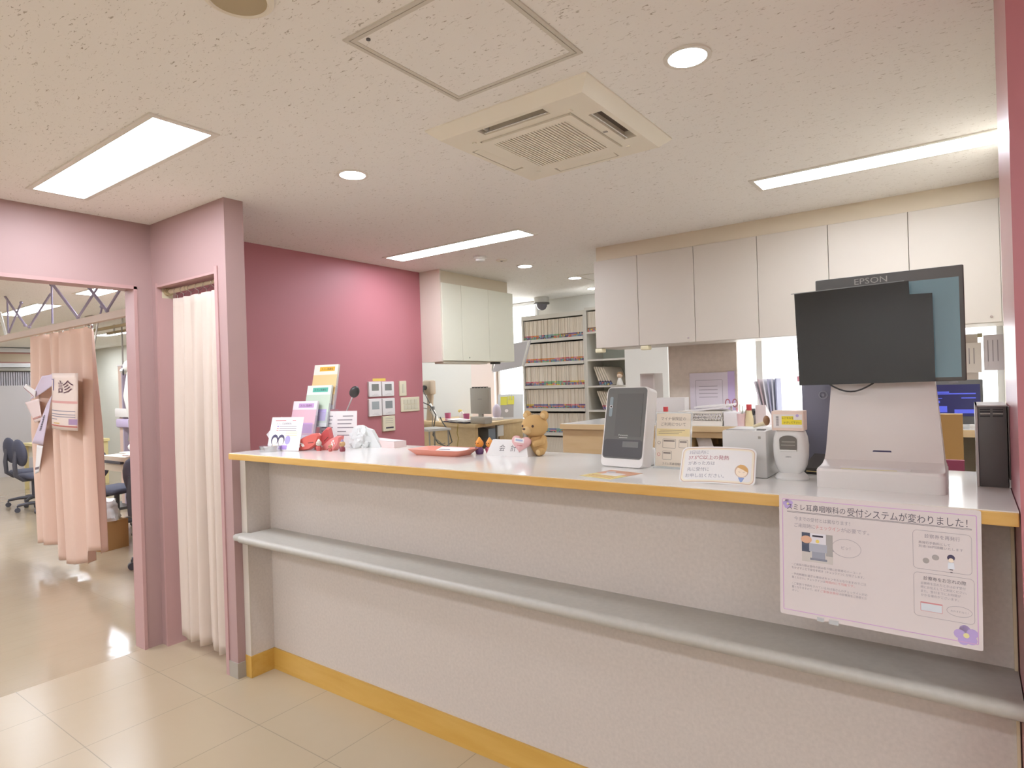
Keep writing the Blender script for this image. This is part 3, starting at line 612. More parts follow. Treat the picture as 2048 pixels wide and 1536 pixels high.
# --- brochure stand and the clutter at the left end of the counter
def PT(name, x, y, z): return M(name, x, y) if 0 else None
t = thing('brochure_stand', 'stepped clear brochure stand at the left end of the counter', 'brochure stand', (-2.68, 1.95, ZT), math.radians(12))
ACR = M('clear violet acrylic', 'd8d4e6', .08, alpha=.16)
s_ = MB(ACR)
RZB = math.radians(12); LB = math.radians(14)
BRO = [('pink brochure standing in the front step of the brochure stand', (589, 803), 1.93, .195, 'e8dfe2', 'e2b9c4', 'c9a0cf', 'c9a0cf'), ('green brochure standing in the middle step of the brochure stand', (617, 772), 1.99, .215, 'dfe6dc', 'c5d3bf', '5fb8a2', 'b5a6d2'),
       ('orange brochure standing in the rear step of the brochure stand', (631, 731), 2.04, .235, 'e6e0d4', 'e8c68f', 'ecb23c', 'e0c79a')]
BW = .078
Rb = Matrix.Rotation(RZB, 4, 'Z'); Ti = (Matrix.Translation(t.location) @ Rb).inverted()
for (lb, pix, yy, hh, c0, c1, c2, c3) in BRO:
    loc = at(pix[0], pix[1], y=yy) - Rb @ Vector((-BW, hh*math.sin(LB), hh*math.cos(LB)))
    b = thing('brochure', lb, 'brochure', loc, RZB, 'brochures in the clear stand')
    F = FRONT(0, 0, 0, LB)
    MB(M('brochure paper '+c0, c0, .5)).box(-BW, BW, 0, hh, -.0085, .004, T=F).build('cover', b, smooth=False)
    MB(M('brochure tint '+c1, c1, .5)).box(-BW, BW, .02, hh*.77, .004, .0045, T=F).build('colour_block', b, smooth=False)
    MB(M('brochure tag '+c2, c2, .5)).box(-.04, .058, hh-.035, hh-.012, .004, .0046, T=F).build('title_tag', b, smooth=False)
    l = MB(INK); l.text('スミレ耳鼻科', .009, hh-.029, .013, T=F, w=.005, align='C'); l.build('title', b, smooth=False)
    MB(M('brochure lower '+c3, c3, .5)).box(-BW+.012, BW-.012, .03, hh*.42, .0045, .0048, T=F).build('lower_block', b, smooth=False)
    q_ = Ti @ loc; FL = FRONT(q_.x, q_.y, q_.z, LB)
    s_.box(-BW-.003, BW+.003, 0, hh-.06, -.0115, -.0095, T=FL); s_.box(-BW-.003, BW+.003, 0, .075, .0055, .007, T=FL); s_.box(-BW-.003, BW+.003, -.003, -.001, -.0115, .007, T=FL)
    for sd in (-1, 1): s_.box(sd*(BW+.003)-.001, sd*(BW+.003)+.001, -.001, .12, -.0115, .007, T=FL)
    s_.box(q_.x-BW, q_.x-BW+.002, q_.y-.01, q_.y+.04, .001, max(q_.z-.002, .004)); s_.box(q_.x+BW-.002, q_.x+BW, q_.y-.01, q_.y+.04, .001, max(q_.z-.002, .004))
s_.box(-.085, .10, -.06, .15, .0005, .003)
s_.build('holder', t, smooth=False)
# notice leaflet in front of the stand
t = thing('leaflet', 'white leaflet with two drawn women and a violet strip at the stand front', 'leaflet', (-2.672, 1.765, ZT), math.radians(14))
F = FRONT(0, 0, .002, math.radians(16))
MB(PAPER).box(-.10, .095, .0, .165, -.001, .0, T=F).build('sheet', t, smooth=False)
l = MB(INKG); l.box(-.075, -.01, .146, .150, 0, .0005, mat=INKR, T=F).box(.03, .05, .147, .150, 0, .0005, mat=INKR, T=F); l.text('スミレ耳鼻咽喉科', -.02, .128, .012, T=F, align='C')
for k, (y, c) in enumerate(((.117, 'violet bar'), (.106, 'rose bar'), (.096, 'rose bar'))): l.box(-.06, -.048, y, y+.005, 0, .0005, mat=M(c, '9a86c4' if c[0] == 'v' else 'cf9a98', .6), T=F); l.box(-.044, .06, y+.001, y+.0035, 0, .0005, T=F)
for k in range(3): l.box(.0, .07, .074+k*.008, .077+k*.008, 0, .0005, mat=M('pale ochre print', 'dcc99c', .6), T=F)
l.build('print', t, smooth=False)
g = MB()
for cx in (-.062, -.022): g.prism(circ(.021, 16, cx, .052, .027), 0, .0008, M('drawn hair', '4c4560', .5), F); g.prism(circ(.0155, 14, cx+.002, .045, .02), 0, .0014, M('drawing skin', 'f3e2cc', .4), F)
g.prism(circ(.016, 14, .018, .052, .022), 0, .0006, M('drawn lilac hair', 'a79bc8', .5), F)
g.build('drawing', t, smooth=False)
MB(M('violet strip', 'a98ac9', .5)).box(-.10, .02, .006, .026, 0, .0016, T=F).build('violet_strip', t, smooth=False)
t = thing('envelope', 'blank white card tilted on one corner left of the brochures', 'card', (-2.815, 1.83, ZT), math.radians(10))
F = FRONT(0, .0, .0, math.radians(12)) @ Matrix.Translation((0, .091, 0)) @ Matrix.Rotation(math.radians(45), 4, 'Z')
MB(PAPER).box(-.078, .05, -.05, .05, -.0015, 0, T=F).build('card', t, smooth=False)
MB(DGREY).box(.0, .02, -.02, .0, 0, .012).build('stand_foot', t, smooth=False)
t = thing('tin', 'small round silver tin beside the post end of the counter', 'tin', (-2.725, 1.735, ZT))
MB(M('brushed tin', 'cfcfd2', .2, metal=.8)).lathe([(.001, 0), (.05, 0), (.05, .017), (.052, .017), (.052, .026), (.05, .028), (.001, .028)], 36).build('body', t)
# red pouches with white emblem
RED = M('coral red vinyl', 'd5685e', .35)
def pouch(x, y, rz, lean, label, sx=1, mat=RED):
    t = thing('pouch', label, 'pouch', (x, y, ZT), rz, 'coral emblem pouches')
    out = [(-.083, .018), (-.05, -.0), (.02, .002), (.062, .022), (.085, .062), (.076, .074), (.045, .076), (-.01, .064), (-.06, .04)]
    vs, fs = [], []
    F = FRONT(0, 0, .0, 0) @ Matrix.Rotation(lean, 4, 'Z')
    b = MB(mat); pts = [(p[0]*sx, p[1]) for p in out]
    b.prism(pts, 0, .012, T=F, scale=.86); b.prism(pts, -.012, 0, T=F); b.build('body', t, ang=.3)
    e = MB(WHITE)
    for (cx, cy, r) in ((-.02, .03, .0), (-.005, .022, .0)): pass
    for poly in ([(-.038, .035), (-.026, .041), (-.026, .029)], [(-.024, .042), (-.008, .037), (-.017, .031)], [(-.02, .029), (-.006, .035), (.0, .022), (-.012, .02)], [(-.032, .026), (-.023, .026), (-.026, .016)]):
        e.prism([(p[0]*sx, p[1]) for p in poly], .012, .0128, T=F)
    e.build('emblem', t, smooth=False)
    MB(M('dark zip', '6a4038', .5)).box(.02*sx if sx > 0 else .02*sx-.03, .02*sx+.03 if sx > 0 else .02*sx, .033, .036, .0105, .0125, T=F).build('zip', t, smooth=False)
    return t
pouch(-2.575, 1.83, math.radians(22), .12, 'coral pouch with white emblem lying lowest in front of the leaflet')
pouch(-2.425, 1.885, math.radians(0), .75, 'lighter coral pouch with white emblem in front of the folded card', -1, M('light coral vinyl', 'db837f', .35))
pouch(-2.53, 1.915, math.radians(25), .75, 'dark coral pouch partly hidden between two other pouches', 1, M('deep coral vinyl', 'cf5f5e', .35))
# folded card stand
t = thing('folded_card', 'white folded text card standing open under the microphone', 'card', (-2.56, 1.98, ZT), math.radians(8))
CL = math.radians(5)
a = MB(PAPER); a.box(-.125, 0, .0, .18, -.001, 0, T=FRONT(-.0, 0, .001, CL, math.radians(-9))); a.build('left_leaf', t, smooth=False)
a = MB(PAPER); a.box(0, .125, .0, .18, -.001, 0, T=FRONT(.0, 0, .001, CL, math.radians(12))); a.build('right_leaf', t, smooth=False)
l = MB(INKG)
for sd, F in ((-1, FRONT(0, 0, .001, CL, math.radians(-9))), (1, FRONT(0, 0, .001, CL, math.radians(12)))):
    x0 = -.108 if sd < 0 else .016
    for k in range(6): l.box(x0+(.03 if k == 0 else 0), x0+(.09, .085, .08, .092, .05, .088)[k]*.98, .152-k*.019, .1565-k*.019, .0002, .0006, T=F)
l.build('print', t, smooth=False)
# microphone
t = thing('microphone', 'gooseneck desk microphone with black foam tip', 'microphone', (-2.665, 2.07, ZT))
MB(WHITE2).box(-.05, .05, -.03, .05, 0, .025, bev=.006).build('base', t)
MB(M('pale metal', 'd9cfd0', .25, metal=.5)).tube([(0, 0, .025), (.05, -.01, .085), (.125, -.03, .165), (.222, -.06, .254)], .0035, 8).build('gooseneck', t)
d = Vector((.097, -.03, .089)).normalized(); c_ = Vector((.243, -.066, .274))
MB(BLACKPL).ell((0, 0, 0), (.024, .024, .034), 18, T=Matrix.Translation(c_) @ d.to_track_quat('Z', 'Y').to_matrix().to_4x4()).build('foam_tip', t)
# plastic bag
t = thing('plastic_bag', 'crumpled white plastic bag behind the folded card', 'bag', (-2.43, 2.045, ZT), .2)
rnd = random.Random(3)
BAGM = M('white plastic film', 'dfe1df', .35, bump=.4, bscale=60)
b = MB(BAGM); n = 30; nz = 14; vs = []; fs = []
for i in range(nz+1):
    u = i/nz; z = .108*u; r0 = .058*(1-u**2.6*.62) if i < nz else .012
    for k in range(n):
        a = 2*PI*k/n
        q_ = 1+.13*math.sin(3*a+4*u)+.09*math.sin(7*a-9*u)+.06*math.sin(13*a+15*u)+rnd.uniform(-.06, .06)
        vs.append((r0*q_*math.cos(a), .85*r0*q_*math.sin(a), z+(rnd.uniform(-.006, .006) if 0 < i < nz else 0)))
for i in range(nz): fs += [(i*n+k, i*n+(k+1) % n, i*n+n+(k+1) % n, i*n+n+k) for k in range(n)]
fs += [tuple(range(n))[::-1], tuple(range(nz*n, nz*n+n))]
b.add(vs, fs).build('body', t, ang=.5)
MB(BAGM).prism([(.03, .0), (.125, .0), (.07, .085), (.035, .095)], -.012, .012, T=FRONT(0, 0, 0)).build('folded_side', t)
t = thing('pink_box', 'flat pale pink box on the rear edge of the counter', 'box', (-2.315, 2.10, ZT), math.radians(-4))
MB(M('pale pink card', 'ead4d0', .5)).prism([(-.115, 0), (.105, 0), (.105, .03), (-.115, .038)], -.04, .035, T=FRONT(0, 0, 0)).build('body', t, smooth=False)
MB(PAPER).box(-.115, .10, -.036, .03, .0385, .0395, T=Matrix.Rotation(.033, 4, 'Y') @ Matrix.Translation((0, 0, -.004))).build('lid', t, smooth=False)
# little figures
def figure(name, x, y, label, head, body, hh=.06, hat=None, grp='small figures on the counter'):
    t = thing(name, label, 'figurine', (x, y, ZT), 0, grp)
    k = hh/.06
    MB(M('figure body '+body, body, .4)).lathe([(.001, 0), (.013*k, 0), (.016*k, .008*k), (.015*k, .018*k), (.009*k, .027*k), (.001, .028*k)], 18).build('body', t)
    MB(M('figure head '+head, head, .4)).ell((0, 0, .040*k), (.0165*k, .0155*k, .0165*k), 18).build('head', t)
    if hat: MB(M('figure hat '+hat, hat, .4)).lathe([(.011*k, .051*k), (.006*k, .060*k), (.001, .066*k)], 14).build('hat', t)
    MB(M('figure eye', '3c3030', .4)).ell((-.005*k, -.0148*k, .042*k), .0022*k, 8).ell((.005*k, -.0148*k, .042*k), .0022*k, 8).build('eyes', t)
    MB(M('figure limb '+body, body, .4)).ell((-.015*k, -.004*k, .017*k), (.005*k, .005*k, .009*k), 10).build('arm', t); MB(M('figure limb '+body, body, .4)).ell((.015*k, -.004*k, .017*k), (.005*k, .005*k, .009*k), 10).build('arm', t)
    return t
figure('figurine', -1.657, 2.02, 'tiny figurine with orange head and purple body, left of the pair', 'e8973a', '6f4d78', .066, 'efa23e')
figure('figurine', -1.622, 2.045, 'tiny figurine with orange head and pink body next to the payment sign', 'eb9c48', 'cf7080', .063, 'f0a850')
figure('figurine', -2.50, 1.845, 'tiny red figurine with white hat between the coral pouches', 'c9c0b0', 'b6504a', .052, 'd9d3c5')
figure('figurine', -2.415, 1.845, 'tiny brown and red figurine below the lighter coral pouch', 'b8866a', 'c4605a', .035)
figure('figurine', -2.352, 1.865, 'tiny dark red figurine with pointed purple hat beside the plastic bag', 'c8a070', '8a3d48', .052, '8d7fa6')
# coral tray with a note in it
t = thing('cash_tray', 'shallow coral cash tray on the counter left of the tiny figures', 'tray', (-1.795, 1.945, ZT), math.radians(2))
CORAL = M('coral plastic', 'e49580', .35); n = 40
o1, o0 = rr(.29, .15, .02, 6), rr(.23, .105, .02, 6); i1, i0 = rr(.28, .14, .02, 6), rr(.222, .097, .02, 6); m_ = len(o1)
vs = [(p[0], p[1], 0) for p in o0]+[(p[0], p[1], .026) for p in o1]+[(p[0], p[1], .026) for p in i1]+[(p[0], p[1], .004) for p in i0]
fs = [tuple(range(m_))[::-1], tuple(range(3*m_, 4*m_))]
for j in range(3): fs += [(j*m_+k, j*m_+(k+1) % m_, (j+1)*m_+(k+1) % m_, (j+1)*m_+k) for k in range(m_)]
MB(CORAL).add(vs, fs).build('dish', t, ang=.5)
MB(PAPER).box(-.05, .105, -.03, .035, .0045, .006, T=Matrix.Translation((.0, .02, .012)) @ Matrix.Rotation(.25, 4, 'X')).build('note', t, smooth=False)
l = MB(INKG); l.box(-.04, .02, .0, .006, .0062, .0066, T=Matrix.Translation((.0, .02, .012)) @ Matrix.Rotation(.25, 4, 'X')); l.build('note_print', t, smooth=False)
# payment sign
t = thing('payment_sign', 'white tent sign with two dark characters leaning before the plush toy', 'sign', (-1.497, 2.02, ZT), math.radians(4))
a_ = MB(M('sign white', 'dcd7d3', .4)); prof = [(-.03, 0), (.034, 0), (.008, .064), (-.0, .064)]
Tm = Matrix(((0, 0, 1, 0), (1, 0, 0, 0), (0, 1, 0, 0), (0, 0, 0, 1)))
vs = [(-.1, -.03, 0), (.1, -.03, 0), (.1, .034, 0), (-.1, .034, 0), (-.083, 0, .064), (.075, 0, .064), (.075, .008, .064), (-.083, .008, .064)]
a_.add(vs, [(3, 2, 1, 0), (4, 5, 6, 7), (0, 1, 5, 4), (1, 2, 6, 5), (2, 3, 7, 6), (3, 0, 4, 7)]).build('body', t, smooth=False)
F = FRONT(0, -.03, 0, math.atan2(.03, .064))
l = MB(M('sign ink', '6a6264', .6)); l.text('会', -.042, .024, .03, T=F, w=.0006); l.text('計', .012, .024, .03, T=F, w=.0006); l.build('lettering', t, smooth=False)
# plain teddy bear holding a heart
t = thing('plush_bear', 'tan plush bear sitting on the counter and hugging a pink heart', 'plush toy', (-1.395, 2.075, ZT), math.radians(-4))
FUR = M('tan plush fur', 'd0aa74', .95, spec=.1, bump=.5, bscale=900); FUR2 = M('light tan plush', 'dcbc8a', .95, spec=.1, bump=.5, bscale=900)
MB(FUR).ell((0, 0, .045), (.036, .034, .048), 24).build('body', t)
hd = MB(FUR).ell((0, 0, 0), (.056, .048, .046), 28, T=Matrix.Translation((-.008, -.012, .118))).build('head', t)
for sx in (-1, 1):
    e_ = MB(FUR).ell((sx*.043-.008, -.004, .160), (.020, .012, .020), 18).build('ear', t); MB(FUR2).ell((sx*.043-.0085, -.0135, .159), (.012, .005, .012), 14).build('inner_ear', e_)
mz = MB(FUR2).ell((-.012, -.057, .104), (.021, .018, .016), 18).build('muzzle', hd)
MB(M('plush nose', '4a3a34', .5)).ell((-.013, -.075, .110), (.0065, .004, .0045), 12).build('nose', hd)
MB(M('plush eye', '4a342a', .25)).ell((-.036, -.053, .120), .0052, 12).build('eye', hd); MB(M('plush eye', '4a342a', .25)).ell((.016, -.056, .120), .0052, 12).build('eye', hd)
for sx in (-1, 1):
    MB(FUR).tube([(sx*.030, -.004, .070), (sx*.036, -.024, .058), (sx*.020-.006, -.043, .050)], [.013, .013, .012], 12).ell((sx*.020-.006, -.043, .050), .0125, 12).build('arm', t)
    lg = MB(FUR).tube([(sx*.020, -.008, .018), (sx*.027, -.032, .017)], [.016, .0155], 14).ell((sx*.027, -.033, .017), (.0155, .012, .0155), 14).build('leg', t); MB(FUR2).ell((sx*.027, -.0415, .017), (.011, .005, .011), 14).build('foot_pad', lg)
hp = []
for i in range(36):
    a = 2*PI*i/36; hp.append((.0026*16*math.sin(a)**3, .0024*(13*math.cos(a)-5*math.cos(2*a)-2*math.cos(3*a)-math.cos(4*a))))
F = FRONT(-.038, -.066, .052, .12, math.radians(14)) @ Matrix.Rotation(-.12, 4, 'Z')
h_ = MB(M('pink plush heart', 'e2b3b2', .8, bump=.2)); h_.prism(hp, -.008, .002, T=F); h_.prism(hp, .002, .008, T=F, scale=.85); ho = h_.build('heart', t, ang=1.0)
MB(PAPER).box(-.026, .016, .002, .02, .0078, .0086, T=F).build('heart_label', ho, smooth=False)
l = MB(M('blue print', 'a9b4cf', .6)); l.box(-.021, .01, .008, .015, .0086, .009, T=F); l.box(-.012, .012, -.010, -.008, .0082, .0086, mat=INKR, T=F); l.build('heart_print', ho, smooth=False)
# ------------------------------------------------------------------ controllers on the rose wall
WT = Matrix(((0, 0, 1, X0), (1, 0, 0, 0), (0, 1, 0, 0), (0, 0, 0, 1)))    # (u along +Y, v up, w out of the wall)
def wallbox(name, label, cat, y0, y1, z0, z1, mat, screen=None, d=.018, group=None, extra=None):
    t = thing(name, label, cat, (X0, (y0+y1)/2, (z0+z1)/2), 0, group)
    T = Matrix(((0, 0, 1, 0), (1, 0, 0, 0), (0, 1, 0, 0), (0, 0, 0, 1)))
    w_, h_ = (y1-y0), (z1-z0)
    b = MB(mat); b.prism(rr(w_, h_, .004, 2), 0, d*.75, T=T); b.prism(rr(w_, h_, .004, 2), d*.75, d, T=T, scale=.95); b.build('plate', t, smooth=False)
    if screen:
        MB(screen).prism(rr(w_*.56, h_*.44, .002, 1, 0, h_*.12), d, d+.001, T=T).build('screen', t, smooth=False)
        l = MB(INKG); l.box(-w_*.12, w_*.18, -h_*.33, -h_*.32, d, d+.0008, T=T).box(-w_*.25, w_*.28, -h_*.40, -h_*.39, d, d+.0008, T=T); l.build('print', t, smooth=False)
    if extra: extra(t, T, w_, h_, d)
    return t
RW = M('remote white', 'e3dedb', .4)
for (y0, y1, z0, z1, sc, lb) in ((3.178, 3.303, 1.332, 1.449, '7d7d76', 'upper wall remote under the yellow strip, on the side towards the microphone'), (3.310, 3.436, 1.332, 1.447, '7a7976', 'upper wall remote next to the narrow switch'),
                               (3.174, 3.303, 1.182, 1.318, '9da3a3', 'lower wall remote with pale screen, on the side towards the microphone'), (3.310, 3.440, 1.184, 1.317, '86898a', 'lower wall remote directly above the cream thermostat')):
    wallbox('wall_remote', 'white '+lb, 'remote control', y0, y1, z0, z1, RW, M('remote screen '+sc, sc, .15), group='white wall remotes')
TPL = M('cream switch plate', 'dcd3b8', .45)
def th_extra(t, T, w_, h_, d):
    l = MB(INKG)
    for k in range(3): l.box(-w_*.3, w_*.3, h_*.05+k*.016, h_*.05+.002+k*.016, d, d+.0008, T=T)
    l.build('vent_lines', t, smooth=False)
    MB(INK).box(-w_*.28, w_*.34, -h_*.32, -h_*.22, d, d+.0008, T=T).build('lettering', t, smooth=False)
wallbox('thermostat', 'cream thermostat plate below the four white remotes', 'thermostat', 3.308, 3.437, 1.058, 1.177, TPL, extra=th_extra)
def sw1(t, T, w_, h_, d): MB(M('switch key', 'cfc8b2', .4)).prism(rr(.02, .07, .003, 2), d, d+.003, T=T).build('key', t, smooth=False)
wallbox('light_switch', 'narrow cream wall switch plate above the wide switch plate', 'switch', 3.502, 3.578, 1.328, 1.45, TPL, d=.01, extra=sw1)
def sw2(t, T, w_, h_, d):
    for k in range(4):
        for j in (-1, 1): MB(M('switch key', 'cfc8b2', .4)).prism(rr(.034, .036, .003, 2, -w_/2+.045+k*.04, j*.021), d, d+.003, T=T).build('key', t, smooth=False)
wallbox('switch_panel', 'wide cream wall switch plate with eight keys', 'switch', 3.513, 3.722, 1.2, 1.316, TPL, d=.01, extra=sw2)
tag(MB(M('yellow tape strip', 'ddc058', .6)).box(0, .0008, -.066, .066, -.010, .010).build('tape_strip', loc=(X0, 3.297, 1.463)), 'yellow label strip stuck above the wall remotes', 'label strip')
# ------------------------------------------------------------------ wall cupboards
def cup(name, label, x0, x1, z0, z1, face, depth, mat, axis='y', grp=None, key=False):
    """one hanging cupboard unit; axis y: door faces -Y at y=face; axis x: door faces +X at x=face, x0..x1 run along Y"""
    if axis == 'y': T = FRONT(0, 0, 0); loc = ((x0+x1)/2, face, z0)
    else: T = Matrix(((0, 0, 1, 0), (1, 0, 0, 0), (0, 1, 0, 0), (0, 0, 0, 1))); loc = (face, (x0+x1)/2, z0)
    t = thing('wall_cupboard', label, 'cupboard', loc, 0, grp); w_ = (x1-x0)/2; h = z1-z0
    MB(mat).box(-w_, w_, 0, h, -depth, -.02, T=T).build('body', t, smooth=False)
    MB(mat).box(-w_+.0015, w_-.0015, .002, h-.002, -.0185, 0, bev=.0015, T=T).build('door', t, smooth=False)
    if key: MB(CHROME).prism(circ(.006, 12, key, .03), 0, .004, T=T).build('lock', t)
    return t
CX = [-2.15, -1.815, -1.42, -1.023, -.63, -.24, .147]; CZ0, CZ1, CY = 1.632, 2.257, 3.975
CL_ = ['first cream wall cupboard, narrow, at the free end near the file rack', 'second cream wall cupboard counted from the free end', 'third cream wall cupboard counted from the free end', 'fourth cream wall cupboard from the free end, beside the kiosk monitor', 'fifth cream wall cupboard, right above the monitor logo', 'last cream wall cupboard against the right wall']
for i in range(6): cup('c', CL_[i], CX[i], CX[i+1], CZ0, CZ1, CY, .36, CREAM, 'y', 'cream wall cupboards', key=(.15 if i in (1, 5) else False))
struct('trim_3', MB(SOFFIT).box(CX[0]+.015, .165, CY+.015, CY+.36, CZ1, ZC))
struct('trim_4', MB(CREAM).box(.147, .165, CY, CY+.36, CZ0, CZ1))
LX = -3.455; LY = [3.79, 4.03, 4.40, 4.775]
LL = ['ivory wall cupboard closest to the rose wall', 'middle ivory wall cupboard with a small lock', 'ivory wall cupboard nearest the window']
for i in range(3): cup('c', LL[i], LY[i], LY[i+1], 1.605, 2.25, LX, .30, IVORY, 'x', 'ivory wall cupboards', key=(-.10 if i == 1 else False))
struct('trim_5', MB(M('cream pink end panel', 'e4d5c6', .5)).box(-3.76, LX-.01, 3.777, 3.79, 1.60, ZC))
struct('trim_6', MB(SOFFIT).box(-3.76, LX-.04, 3.79, 4.745, 2.25, ZC))
t = thing('cupboard_light', 'slim light rail under the ivory wall cupboards', 'light rail', (-3.52, 4.1, 1.605))
MB(M('rail beige', 'cfc6b4', .5)).box(-.05, .05, -.3, .28, -.022, 0, bev=.003).build('housing', t); MB(BLACKPL).box(-.03, .03, .42, .50, -.02, 0, bev=.004).build('socket', t)
for x in (-2.13, -1.78): tag(MB(M('cream corner guard', 'e6dcb8', .5)).box(-.03, .03, -.03, .03, -.03, 0, bev=.008).build('corner_guard', loc=(x, CY+.03, CZ0)), 'cream corner guard under the '+('free end' if x < -2 else 'first joint')+' of the cream cupboards', 'corner guard')
# ------------------------------------------------------------------ staff area: file racks
RY = 5.60; RXA, RXB = -3.945, -3.155
RACK = M('grey cream steel rack', 'dbd6cb', .45)
SHZ = [.36, .61, .865, 1.122, 1.367, 1.615, 1.866]
t = thing('file_rack', 'tall grey steel rack packed with patient folders under the dome camera', 'rack', ((RXA+RXB)/2, RY, 0)); hw = (RXB-RXA)/2
for sx in (-1, 1): MB(RACK).box(sx*hw-(.02 if sx > 0 else 0), sx*hw+(.02 if sx < 0 else 0), 0, .36, 0, 2.13).build('side_panel', t, smooth=False)
MB(RACK).box(-hw+.02, hw-.02, 0, .36, 2.085, 2.13).build('top_panel', t, smooth=False)
MB(RACK).box(-hw+.02, hw-.02, .345, .36, .1, 2.085).build('back_panel', t, smooth=False)
for z in SHZ: MB(RACK).box(-hw+.02, hw-.02, 0, .345, z-.022, z).box(-hw+.02, hw-.02, -.006, 0, z-.03, z+.002).build('shelf', t, smooth=False)
PAL = {'red': 'c9656c', 'orange': 'd98f4a', 'yellow': 'dfc654', 'green': '7fae82', 'teal': '7fa6ad', 'blue': '6f7fae', 'violet': '7b6496', 'pink': 'd98f98', 'dark': '5b4f63', 'brown': '8d6a52'}
PM = {k: M('tab '+k, v, .6) for k, v in PAL.items()}
FB = M('beige folder card', 'e8ddcc', .75); FB2 = M('warm beige folder card', 'e3d6c3', .75)
FT, FD, FH = .0157, .26, .205
fold = {}
def folder_mesh(band, v):
    key = (band, v)
    if key in fold: return fold[key]
    rn = random.Random(hash(band) % 97 + v*13 if 0 else sum(map(ord, band))+v*13)
    b = MB(FB if v % 2 else FB2); b.box(-FT/2+.0006, FT/2-.0006, 0, FD, 0, FH)
    b.box(-FT/2, FT/2, -.002, .02, .030, .044, mat=PM[band]); z = .003
    for k in range(2): b.box(-FT/2, FT/2, -.002, .02, z, z+.0115, mat=PM[rn.choice(list(PAL))]); z += .013
    o = b.build('patient_folder', smooth=False); me = o.data; bpy.data.objects.remove(o); fold[key] = me; return me
def folder(me, loc, label, group, rot=None):
    o = bpy.data.objects.new('patient_folder', me); COL.objects.link(o); o.location = loc
    if rot: o.rotation_euler = rot
    return tag(o, label, 'folder', group)
rows = [(6, ['red', 'orange', 'teal', 'teal', 'green', 'brown', 'violet', 'dark'], 'top'), (5, ['red', 'orange', 'orange', 'orange', 'pink', 'red', 'pink', 'orange'], 'second'), (4, ['red', 'pink', 'red', 'green', 'green', 'red', 'yellow', 'yellow'], 'third'),
        (3, ['yellow', 'violet', 'blue', 'blue', 'violet', 'red', 'pink', 'violet'], 'fourth'), (2, ['teal', 'blue', 'teal', 'blue', 'teal', 'teal', 'blue', 'teal'], 'fifth')]
rnd = random.Random(11); NF = 47
for si, bands, nm in rows:
    for i in range(NF):
        x = RXA+.028+(i+.5)*(RXB-RXA-.056)/NF
        bd = bands[i*len(bands)//NF] if rnd.random() < .8 else rnd.choice(bands)
        folder(folder_mesh(bd, rnd.randrange(4)), (x, RY+.012+rnd.uniform(0, .012), SHZ[si]+.0006), 'thin beige folder with coloured tabs packed on the %s shelf of the tall rack' % nm, 'folders on the %s shelf of the tall rack' % nm)
# lower rows, hardly seen below the bear and desks
b = MB(FB)
for i in range(NF):
    x = RXA+.028+(i+.5)*(RXB-RXA-.056)/NF
    b.box(x-.0072, x+.0072, RY+.015, RY+.27, SHZ[1]+.0006, SHZ[1]+FH); b.box(x-.0076, x+.0076, RY+.012, RY+.03, SHZ[1]+.005, SHZ[1]+.04, mat=PM[rnd.choice(['orange', 'blue', 'orange', 'teal'])])
tag(b.build('folder_row', smooth=False), 'row of folders on the low shelf of the tall rack showing beside the plush toy', 'folders', kind='stuff')
# second rack with leaning piles
RX2 = RXB+.012; RW2 = .56
t = thing('file_rack', 'second open grey steel rack with leaning piles of folders', 'rack', (RX2+RW2/2, RY-.02, 0)); hw = RW2/2
for sx in (-1, 1): MB(RACK).box(sx*hw-(.02 if sx > 0 else 0), sx*hw+(.02 if sx < 0 else 0), 0, .36, 0, 2.15).build('side_panel', t, smooth=False)
MB(RACK).box(-hw+.02, hw-.02, 0, .36, 2.12, 2.15).build('top_panel', t, smooth=False); MB(M('grey green rack back', 'c2c6b8', .5)).box(-hw+.02, hw-.02, .345, .36, .1, 2.12).build('back_panel', t, smooth=False)
SH2 = [.6, .865, 1.105, 1.352, 1.62, 1.90]
for z in SH2: MB(RACK).box(-hw+.02, hw-.02, 0, .345, z-.018, z).build('shelf', t, smooth=False)
for i in range(7): folder(folder_mesh('brown', i % 3), (RX2+.036+i*.0162, RY-.005, SH2[5]+.0006), 'beige folder standing at the edge of the second rack top shelf', 'folders on the second rack top shelf')
for i in range(5): folder(folder_mesh('dark', i % 4), (RX2+.135+i*.03, RY+.03, SH2[3]+.005), 'beige folder leaning over on the middle shelf of the second rack', 'leaning folders on the middle shelf of the second rack', (0, -.42-.03*i, -.28))
for i in range(5): folder(folder_mesh('red', i % 4), (RX2+.17+i*.03, RY+.03, SH2[2]+.005), 'beige folder leaning over on the lower shelf of the second rack', 'leaning folders on the lower shelf of the second rack', (0, -.46-.03*i, -.28))
t = thing('doll', 'small doll with brown hair sitting on the second rack middle shelf', 'doll', (RX2+.37, RY-.005, SH2[3]+.0005))
MB(M('doll dress', 'ece6dc', .8)).lathe([(.001, 0), (.035, 0), (.03, .03), (.016, .07), (.001, .075)], 18).build('body', t); MB(M('doll skin', 'ead0b8', .7)).ell((0, 0, .095), .028, 16).build('head', t); MB(M('doll hair', 'a5825e', .8)).ell((0, .006, .107), (.031, .029, .025), 16).build('hair', t)
